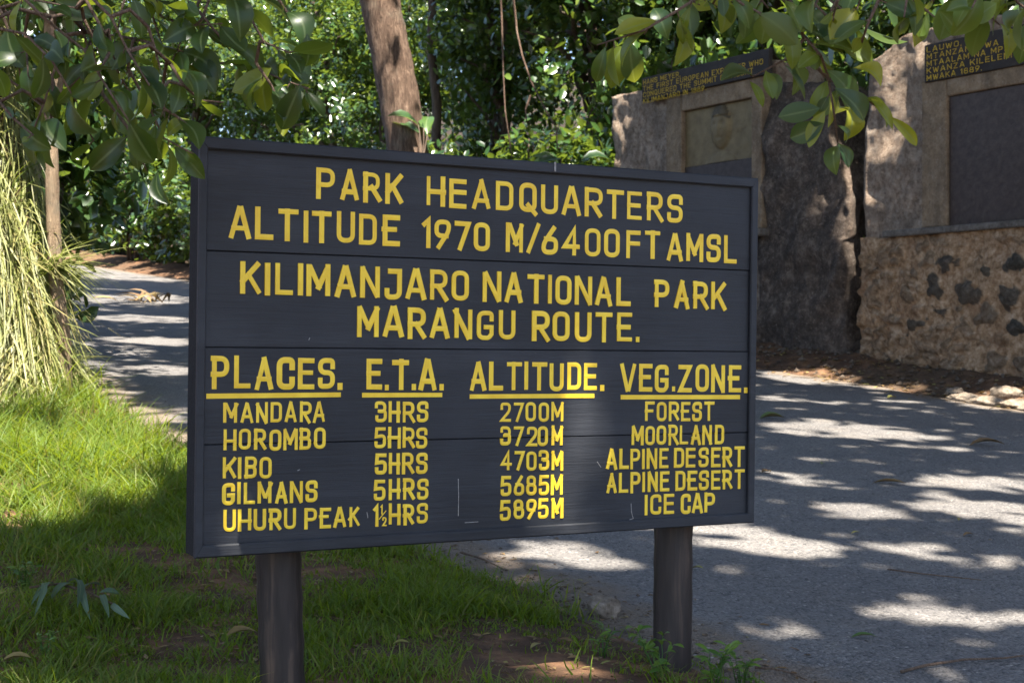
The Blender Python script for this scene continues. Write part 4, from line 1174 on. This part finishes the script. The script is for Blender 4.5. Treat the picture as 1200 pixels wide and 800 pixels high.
while s < 64:
    for t in (16.6 + r2.uniform(-.7, .7), 19.6 + r2.uniform(-.8, .8)):
        x, y = xy(s + r2.uniform(-.6, .6), t); sc = r2.uniform(.8, 1.15)
        put("forest_tree", "slender leafy forest tree crowded among others across the road", "tree", "trees of the forest across the road", trs[i % 4], ("crown", "trunk"), (x, y, Hs(x, y)), r2.uniform(0, 6.28), (sc, sc, sc)); i += 1
    s += r2.uniform(2.3, 3.0)
# the wood behind them reads as one mass
n = 60000
s = r2.uniform(0, 75, n); t = r2.uniform(21, 30, n); x, y = xy(s, t)
z = H(x, y) + 8.5 * r2.random(n)**.9
p = np.stack([x, y, z], 1); k_ = fbm(x * .8, y * .8, z * .8, seed=71, oct=2) > .42; p = p[k_]; n = len(p)
o = link("forest", foliage_mesh("forest", p, rdir(n, r2) + [0, -.4, .5], .30, .17, r2, .4), M['leaf_forest'])
tag(o, "dense dark wood behind the roadside trees", "forest", kind='stuff')

# second trunks and hanging stems seen among the leaves
for (pts, rad, nm, lab, mt, t) in (
    ([(380, 330), (378, 120), (374, 60), (366, -30)], .15, "slim_tree", "dark slim trunk standing left of the thick leaning trunk", 'bark_dark', 17.2),
    ([(578, 340), (582, 110), (574, 50), (572, -30)], .12, "slim_tree", "dark slim trunk half hidden in leaves above the middle of the sign", 'bark_dark', 16.2),
    ([(508, 340), (512, 120), (505, 60), (508, -30)], .10, "slim_tree", "thin dark trunk just right of the thick leaning trunk", 'bark_dark', 15.0)):
    bx, by = wall_pt(pts[0][0], t); zb = Hs(bx, by)
    tt_ = thing(nm, lab, "tree", (bx, by, zb))
    q = [np.array([bx, by, zb - .2])] + [P(a, b, by) for a, b in pts[1:]]
    q.append(q[-1] + [0.1, 0, 2.5])
    mb = MB(); ff = []
    for i in range(len(q) - 1): ff += [lerp(q[i], q[i + 1], k_) for k_ in np.linspace(0, 1, 5, endpoint=False)]
    ff.append(q[-1])
    mb.tube(ff, list(np.linspace(rad, rad * .75, len(ff))), 14, rough=.12); mb.build("trunk", M[mt], tt_, True)
    r_ = np.random.default_rng(int(pts[0][0])); p, out = cloud(30, 60, np.array([1.4, 1.4, .9]), .25, r_, .2); p += q[-1] + [0, 0, .3]
    link("crown", foliage_mesh("crown", p, out, .17, .09, r_), M['leaf_forest'], tt_)
    place(tt_, (bx, by, zb))
for pts, lab in (([(592, -330), (598, -120), (600, -20), (606, 38), (612, 65), (622, 95), (640, 130), (652, 150), (653, 175)], "long pale liana zigzagging down among the forest leaves"),
                 ([(582, -330), (584, -120), (586, -20), (588, 20), (590, 90), (592, 130), (600, 185)], "short pale liana hanging left of the longer one"),
                 ([(622, 112), (616, 128), (617, 142)], "tiny pale side shoot between the two lianas")):
    mb = MB(); mb.tube([P(a, b, wall_pt(a, 12.5)[1]) for a, b in pts], list(np.linspace(.020, .010, len(pts))), 7)
    tag(mb.build("liana", M['bark'], None, True), lab, "vine")
# broad-leaved plants in the undergrowth
for (px, py, n_, sc) in ((500, 128, 4, .55), (543, 180, 5, .5), (668, 172, 4, .45)):
    x, y = wall_pt(px, 12.6); c = P(px, py + 30, y); r_ = np.random.default_rng(px)
    t_ = thing("broad_leaf_plant", "broad pale-veined leaf plant among the small forest leaves", "plant", (x, y, Hs(x, y)), "broad-leaved plants in the undergrowth")
    base, tip, wid, nr = [], [], [], []
    mb = MB()
    for i in range(n_):
        a = r_.uniform(0, 6.28); b = c + np.array([math.cos(a) * .15, math.sin(a) * .15, r_.uniform(-.1, .2)])
        d = np.array([math.cos(a), math.sin(a) * .5, r_.uniform(-.3, .5)]); base.append(b); tip.append(b + unit(d[None])[0] * sc); wid.append(sc * .5); nr.append([math.cos(a) * -.2, -.5, .9])
        mb.tube(limb_path((x, y, Hs(x, y)), b, .05, 5, i), [.02, .018, .015, .012, .01], 5)
    link("leaves", leaf_mesh("leaves", base, tip, wid, nr, r_.uniform(.1, .8, n_)), M['leaf_forest'], t_, True)
    mb.build("stems", M['bark_dark'], t_, True); place(t_, (x, y, Hs(x, y)))

# ------------------------------------------------------------------ left bank: thin trees, shrub and long dry grass
def thin_tree(lab, pts, Y, r0, r1, sd):
    base = P(pts[0][0], pts[0][1], Y); zb = Hs(base[0], base[1])
    t_ = thing("thin_tree", lab, "tree")
    q = [np.array([base[0], base[1], zb - .1])] + [P(a, b, Y) for a, b in pts[1:]]
    mb = MB(); ff = []
    for i in range(len(q) - 1): ff += [lerp(q[i], q[i + 1], k_) for k_ in np.linspace(0, 1, 5, endpoint=False)]
    ff.append(q[-1]); mb.tube(ff, list(np.linspace(r0, r1, len(ff))), 12, rough=.14, seed=sd); mb.build("trunk", M['bark_thin'], t_, True)
    r_ = np.random.default_rng(sd); p, out = cloud(26, 46, np.array([.75, .75, .6]), .16, r_, .1); p += q[-1]
    link("crown", foliage_mesh("crown", p, out, .13, .07, r_, .6), M['leaf_forest'], t_)
    place(t_, (base[0], base[1], zb))
thin_tree("upright thin bare trunk beside the hanging dry grass at left", [(77, 445), (74, 400), (66, 330), (62, 250), (60, 170), (58, 60), (60, -40)], 12.0, .062, .045, 1)
thin_tree("thin slanting trunk leaning right inside the hanging dry grass", [(10, 400), (18, 330), (34, 230), (48, 180), (66, 110), (82, 30), (92, -40)], 12.9, .055, .04, 2)
n = 24000
r3 = np.random.default_rng(77)
bx = r3.uniform(-6.2, -3.45, n * 3); by = r3.uniform(11.3, 15.0, n * 3)
bs_, bt_ = st(bx, by); hz = H(bx, by) - GRADE * bs_
k_ = (bt_ < road_edge(bs_) - .05) & (hz > .04) & (vnoise(bx * 2.2, by * 2.2, seed=81) > .24) & ~((bx > -.300 * by) & (by < 12.4))
bx, by, hz = bx[k_][:n], by[k_][:n], hz[k_][:n]; n = len(bx)
b = np.stack([bx, by, H(bx, by) - .02], 1)
cl = vnoise(bx * 5, by * 5, seed=82); cd = vnoise(bx * 4, by * 4, seed=83)
up = np.stack([r3.normal(0, .10, n) + .22 * (cd - .3), r3.normal(0, .12, n) - .12, r3.uniform(.08, .42, n)], 1)
bend = np.stack([r3.normal(-.03, .16, n) + .3 * (cd - .45), r3.uniform(-.5, .1, n), -r3.uniform(.25, 1.5, n) * (.6 + .6 * cl)], 1)
o = link("long_grass", blade_mesh("long_grass", b, up, bend, np.where(r3.random(n) < .2, r3.uniform(.018, .032, n), r3.uniform(.006, .016, n)), np.clip(r3.normal(-.02, .26, n) + .78 * cl, 0, 1), 7), M['dry_grass'])
tag(o, "long drooping sunlit dry and green grass covering the left bank", "grass", kind='stuff')
for (px, py, Y, sc, lab) in ((28, 70, 15.2, .95, "sunlit yellowish shrub at the top left corner behind the hanging branch"), (-50, 80, 14.6, .95, "leafy shrub cut by the left edge on top of the grassy bank")):
    p0 = P(px, py, Y); zb = Hs(p0[0], p0[1])
    put("bank_shrub", lab, "shrub", None, shr[px % 4], ("foliage", "stems"), (p0[0], p0[1], zb - .1), 1.0, (sc, sc, sc * 1.3))
# arching green tuft beside the thin trunk
n = 130; c = P(84, 300, 11.9)
up = np.stack([r3.uniform(.0, .35, n), r3.normal(0, .12, n), r3.uniform(.15, .42, n)], 1); bend = np.stack([r3.uniform(.05, .3, n), r3.normal(0, .1, n), -r3.uniform(.1, .5, n)], 1)
ct = np.array([-3.62, 12.0]); 
bb = np.stack([ct[0] + r3.normal(0, .07, n), ct[1] + r3.normal(0, .1, n), np.full(n, c[2] - .12)], 1)
o = link("grass_tuft", blade_mesh("grass_tuft", bb, up, bend, r3.uniform(.014, .026, n), r3.uniform(0, .3, n), 7), M['dry_grass'])
tag(o, "arching green grass tuft sticking out over the road beside the thin trunk", "grass")

# ------------------------------------------------------------------ short grass on the near verge
r4 = np.random.default_rng(99)
def verge_points(n, y0, y1):
    x = r4.uniform(-5.2, 1.6, n); y = r4.uniform(y0, y1, n); s_, t_ = st(x, y)
    px = 600 + x / y * F
    dens = smooth(road_edge(s_) - t_, -.08, .30) * (.20 + .80 * smooth(fbm(x * 3.0, y * 3.0, seed=91), .36, .58))
    # bare soil round and in front of the posts
    b1, b2 = G(640, 778), G(415, 765)
    bare = np.exp(-(((x - b1[0]) / .50)**2 + ((y - b1[1]) / .42)**2)) + .7 * np.exp(-(((x - b2[0]) / .16)**2 + ((y - b2[1]) / .10)**2))
    dens = dens * np.clip(1 - 1.5 * bare * (.4 + 1.2 * fbm(x * 5, y * 5, seed=97)), 0.02, 1)
    keep = (r4.random(n) < dens) & (px > -160) & (px < 1330)
    return x[keep], y[keep], s_[keep], t_[keep]
xs, ys = [], []
for (a, b, n) in ((3.2, 6.0, 150000), (6.0, 9.0, 110000), (9.0, 13.5, 60000)):
    q = verge_points(n, a, b); xs.append(q[0]); ys.append(q[1])
x, y = np.concatenate(xs), np.concatenate(ys); n = len(x)
hgt = (.022 + .075 * smooth(fbm(x * 3.4, y * 3.4, seed=92), .35, .75) + .13 * smooth(y, 6.3, 8.4)) * r4.uniform(.4, 1.45, n)
b = np.stack([x, y, H(x, y) - .004], 1)
up = np.stack([r4.normal(0, .35, n) * hgt, r4.normal(0, .35, n) * hgt, hgt], 1)
bend = np.stack([r4.normal(0, .5, n) * hgt, r4.normal(0, .5, n) * hgt, -r4.uniform(0, .45, n) * hgt], 1)
dry = r4.random(n) < .10 + .12 * smooth(fbm(x * 2, y * 2, seed=94), .5, .65)
tint = np.where(dry, r4.uniform(.90, 1, n), np.clip(r4.normal(.48, .2, n) + .25 * (fbm(x * .9, y * .9, seed=93) - .5), 0, .88))
o = link("grass", blade_mesh("grass", b, up, bend, r4.uniform(.0035, .0085, n) * (1 + .09 * np.maximum(y - 5, 0)), tint, 3), M['grass'])
tag(o, "green grass covering the near roadside verge", "grass", kind='stuff')

# ------------------------------------------------------------------ small things on the ground
def rock(px, py, w, hgt, lab, seed, mat='stone', group=None):
    g = G(px, py); r_ = np.random.default_rng(seed)
    import bmesh
    bm = bmesh.new(); bmesh.ops.create_icosphere(bm, subdivisions=4, radius=1)
    co = np.array([v.co[:] for v in bm.verts]); n_ = unit(co)
    pl = unit(r_.normal(size=(9, 3)) + [0, 0, .3])
    rad = np.min(np.stack([np.where(n_ @ q > .15, .82 / np.maximum(n_ @ q, .15), 9) for q in pl] + [np.full(len(n_), 1.05)]), 0)
    rad *= 1 + .35 * (fbm(n_[:, 0] * 3 + seed, n_[:, 1] * 3, n_[:, 2] * 3, seed) - .5)
    for v, d, q in zip(bm.verts, n_, rad): v.co = (d[0] * q * w, d[1] * q * w * .75, d[2] * q * hgt)
    me = bpy.data.meshes.new("rock"); bm.to_mesh(me); bm.free()
    o = link("rock", me, M[mat], None, True); o.location = (g[0], g[1], g[2] + hgt * .45); o.rotation_euler = (0, 0, seed)
    tag(o, lab, "rock", group)
rock(707, 722, .075, .055, "grey angular stone at the grass edge right of the sign's middle", 3)
rock(742, 740, .03, .02, "small brown pebble between the grey stone and the right post", 4)
rock(855, 786, .035, .025, "small stone among the weeds at the right post", 5)
rock(1160, 634, .012, .01, "tiny pebble lying on the road at right", 6)
for (px, py, w, h_, lab) in ((1130, 470, .20, .06, "leftmost pale sunlit rock at the foot of the monument"), (1158, 474, .24, .06, "broad pale sunlit rock in the middle of the heap by the monument"), (1190, 478, .26, .06, "pale sunlit rock at the right edge below the monument"),
                             (1120, 462, .12, .05, "small pale rock behind the rock heap's left end"), (1178, 466, .16, .08, "pale rock at the back of the heap by the monument"), (1215, 482, .22, .06, "last pale rock of the heap, cut by the right edge")):
    rock(px, py, w, h_, lab, px)
# crumbs of soil and stone along the foot of the wall
rk = np.random.default_rng(44)
mb = MB()
V0 = np.array([(1, 0, 0), (-1, 0, 0), (0, 1, 0), (0, -1, 0), (0, 0, 1), (0, 0, -1)], float); F0 = [(0, 2, 4), (2, 1, 4), (1, 3, 4), (3, 0, 4), (2, 0, 5), (1, 2, 5), (3, 1, 5), (0, 3, 5)]
for i in range(700):
    s = rk.uniform(8, 22); t = far_edge(np.array([s]))[0] + rk.uniform(-.05, 1.15); x, y = xy(s, t); sz = rk.uniform(.012, .05)
    mb.add(V0 * sz * rk.uniform(.6, 1.3, (6, 1)) * [1, 1, .7] + [x, y, Hs(x, y) + sz * .2], F0)
for i in range(900):
    s = rk.uniform(-1, 12); t = road_edge(np.array([s]))[0] + abs(rk.normal(0, .22)) - .05; x, y = xy(s, t); sz = rk.uniform(.003, .011)
    mb.add(V0 * sz * rk.uniform(.6, 1.3, (6, 1)) * [1, 1, .7] + [x, y, Hs(x, y) + .006 + sz * .2], F0)
tag(mb.build("rubble_crumbs", M['crumb'], None, False, False), "loose crumbs of stone along the road edges", "gravel", kind='stuff')

def fallen(px, py, L, wr, ang, tint, lab, curl=.12, group=None):
    g = G(px, py); d = np.array([math.cos(ang), math.sin(ang), 0]); L = L / F * g[1]
    a = g + [0, 0, .014] - d * L / 2; b = g + [0, 0, .018] + d * L / 2
    me = leaf_mesh("fallen_leaf", [a - g], [b - g], [L * wr], [[0.1, -.1, 1.0]], [tint], ST6, .5, curl)
    o = link("fallen_leaf", me, M['fallen'], None, True); o.location = tuple(g); tag(o, lab, "leaf", group)
fallen(1157, 524, 46, .3, .2, .15, "curled brown leaf on the road below the rock heap", .2)
fallen(1042, 569, 38, .3, -.35, .3, "long orange-brown leaf on the shaded road right of the sign")
fallen(905, 492, 30, .6, .1, .95, "large green leaf on the road beside the sign's right edge")
fallen(1045, 468, 14, .6, .5, .75, "yellowish leaf near the far edge of the road")
fallen(964, 546, 14, .4, 1.2, .9, "small green leaf on the shaded road between sunny patches")
fallen(1012, 751, 30, .35, .1, 1.0, "dark green leaf on the road near the bottom edge")
fallen(1003, 628, 12, .45, .3, .65, "pale yellow speck of a leaf right of the sign's lower corner")
fallen(817, 670, 16, .45, -.6, .75, "yellow-green leaf just right of the right post")
fallen(898, 556, 18, .5, .8, .1, "dry brown leaf scrap close to the sign's right edge")
fallen(1135, 630, 16, .45, .4, .2, "brown leaf scrap on the road at far right")
fallen(1125, 612, 12, .45, 1.0, .6, "small tan leaf above the brown scrap at far right")
fallen(283, 748, 38, .5, .6, .45, "tan leaf in the grass left of the left post")
fallen(20, 778, 32, .55, .3, .5, "yellow-brown leaf in the bottom left corner grass")
fallen(170, 612, 22, .8, .5, .4, "orange-brown round leaf in the grass left of the sign")
fallen(628, 762, 24, .3, 1.0, .6, "straw-coloured leaf on the soil below the sign's middle")
fallen(612, 792, 18, .5, .2, .55, "grey-tan leaf at the bottom edge between the posts")
fallen(508, 690, 18, .6, .1, .62, "yellowish leaf in the grass under the sign")
fallen(275, 656, 30, .5, .3, .6, "pale leaf beside the top of the left post")
fallen(470, 760, 20, .5, .2, .66, "pale leaf on the bare soil right of the left post")
def twig(pts, r, lab):
    mb = MB(); q = []
    for a, b in pts: g = G(a, b); q.append(g + [0, 0, .014 + r])
    mb.tube(q, list(np.linspace(r, r * .5, len(q))), 7); o = mb.build("twig", M['twig'], None, True); tag(o, lab, "twig")
twig([(1056, 794), (1085, 786), (1130, 780), (1175, 777), (1215, 772)], .006, "long reddish twig lying on the road at the bottom right")
twig([(885, 788), (905, 790), (925, 795), (945, 803)], .005, "short reddish twig right of the weeds at the post")
twig([(1040, 672), (1080, 677), (1120, 681), (1150, 684)], .004, "faint thin dark twig across the middle of the road")
twig([(540, 652), (565, 660), (590, 672)], .005, "thin twig at the grass edge below the sign")
n = 5200
x = rk.uniform(-3.5, 1.4, n); y = rk.uniform(3.3, 9.5, n); s_, t_ = st(x, y)
k_ = (road_edge(s_) - t_ > -.25 - .5 * (rk.random(n) < .06)); x, y = x[k_], y[k_]
x2 = rk.uniform(0, 8, 1500); s2_ = rk.uniform(7, 21, 1500); t2_ = far_edge(s2_) + rk.normal(.35, .35, 1500); x2, y2 = xy(s2_, t2_)
far_ = np.concatenate([np.zeros(len(x)), np.ones(len(x2))]); x, y = np.concatenate([x, x2]), np.concatenate([y, y2]); n = len(x)
c_ = np.stack([x, y, H(x, y) + .009 + .006 * far_], 1); a_ = rk.uniform(0, 6.28, n)
d_ = np.stack([np.cos(a_), np.sin(a_), rk.normal(0, .15, n)], 1)
o = link("leaf_litter", quad_leaf_mesh("leaf_litter", c_, d_, rdir(n) * .35 + [0, 0, 1], rk.uniform(.012, .05, n) * (1 + far_), rk.uniform(.006, .02, n) * (1 + far_), np.clip(rk.normal(.3, .25, n), 0, .78), .4), M['fallen'])
tag(o, "small dry leaf scraps littering the grass, soil and road edges", "leaf litter", kind='stuff')
# heap of dry fronds on the far left road
t_ = thing("dry_frond_heap", "small heap of dry brown fronds lying on the road left of the sign", "leaf litter")
g = G(168, 356); base, tip, wid, nr = [], [], [], []
for i in range(16):
    a = rk.uniform(0, 6.28); c = g + [rk.normal(0, .25), rk.normal(0, .2), .02]; L = rk.uniform(.3, .7)
    base.append(c); tip.append(c + np.array([math.cos(a) * L, math.sin(a) * L, rk.uniform(.0, .22)])); wid.append(.07); nr.append([rk.normal(0, .3), -.4, 1])
link("fronds", leaf_mesh("fronds", base, tip, wid, nr, rk.uniform(.1, .5, 16), ST6, .4, .3), M['fallen'], t_, True); place(t_, tuple(g))
# wilted branch with pale leaves lying in the grass
t_ = thing("wilted_branch", "wilted branch with drooping grey-green leaves lying in the shaded grass at lower left", "branch")
stem = [G(a, b) + [0, 0, .07] for a, b in ((35, 712), (70, 706), (105, 716), (135, 732), (150, 748))]
mb = MB(); mb.tube(stem, [.005, .0045, .004, .003, .002], 6); mb.build("stem", M['twig'], t_, True)
base, tip, wid, nr = [], [], [], []
for (a, b, c, d, w) in ((62, 708, 36, 728, 9), (78, 706, 90, 738, 10), (88, 708, 60, 716, 9), (98, 712, 118, 706, 9), (100, 712, 106, 742, 9), (115, 720, 140, 722, 9), (120, 724, 128, 748, 8), (132, 732, 152, 752, 8), (45, 710, 40, 742, 8)):
    base.append(G(a, b) + [0, 0, .075]); q = G(c, d); tip.append(q + [0, 0, .035 + .05 * rk.random()]); wid.append(w / F * q[1]); nr.append([rk.normal(0, .3), -.5, .8])
link("leaves", leaf_mesh("leaves", base, tip, wid, nr, rk.random(len(base)), ST6, .3, .25), M['fern'], t_, True); place(t_, tuple(stem[0] - [0, 0, .07]))
# leafy weeds
def weed(px, py, n_, hgt, lab, sd):
    g = G(px, py); r_ = np.random.default_rng(sd); t_ = thing("weed", lab, "plant")
    mb = MB(); base, tip, wid, nr = [], [], [], []
    for i in range(n_):
        a = r_.uniform(0, 6.28); l = hgt * r_.uniform(.6, 1.15); e = g + np.array([math.cos(a) * l * .45, math.sin(a) * l * .45, l])
        st_p = limb_path(g + [math.cos(a) * .01, math.sin(a) * .01, -.01], e, .02, 5, sd + i); mb.tube(st_p, list(np.linspace(.0025, .0012, 5)), 5)
        for k_ in range(5):
            q = st_p[min(4, 1 + k_)]; b_ = r_.uniform(0, 6.28); L = hgt * r_.uniform(.25, .48)
            base.append(q); tip.append(q + np.array([math.cos(b_) * L, math.sin(b_) * L, r_.uniform(-.2, .55) * L])); wid.append(L * .36); nr.append([r_.normal(0, .3), -.3, 1])
    link("leaves", leaf_mesh("leaves", base, tip, wid, nr, r_.random(len(base)), ST6, .3, .2), M['weed'], t_, True); mb.build("stems", M['weed'], t_, True); place(t_, tuple(g))
weed(774, 800, 6, .15, "leafy green weed at the left foot of the right post", 1)
weed(835, 806, 7, .14, "bright green weed on the road edge right of the right post", 2)
weed(868, 804, 6, .11, "low bright weed furthest right of the posts", 3)
weed(705, 770, 5, .09, "small weed on the bare soil left of the right post", 4)
weed(30, 690, 6, .1, "low broad-leaved weed in the shaded grass at far left", 5)
weed(55, 770, 5, .08, "tiny weed near the bottom left corner", 6)
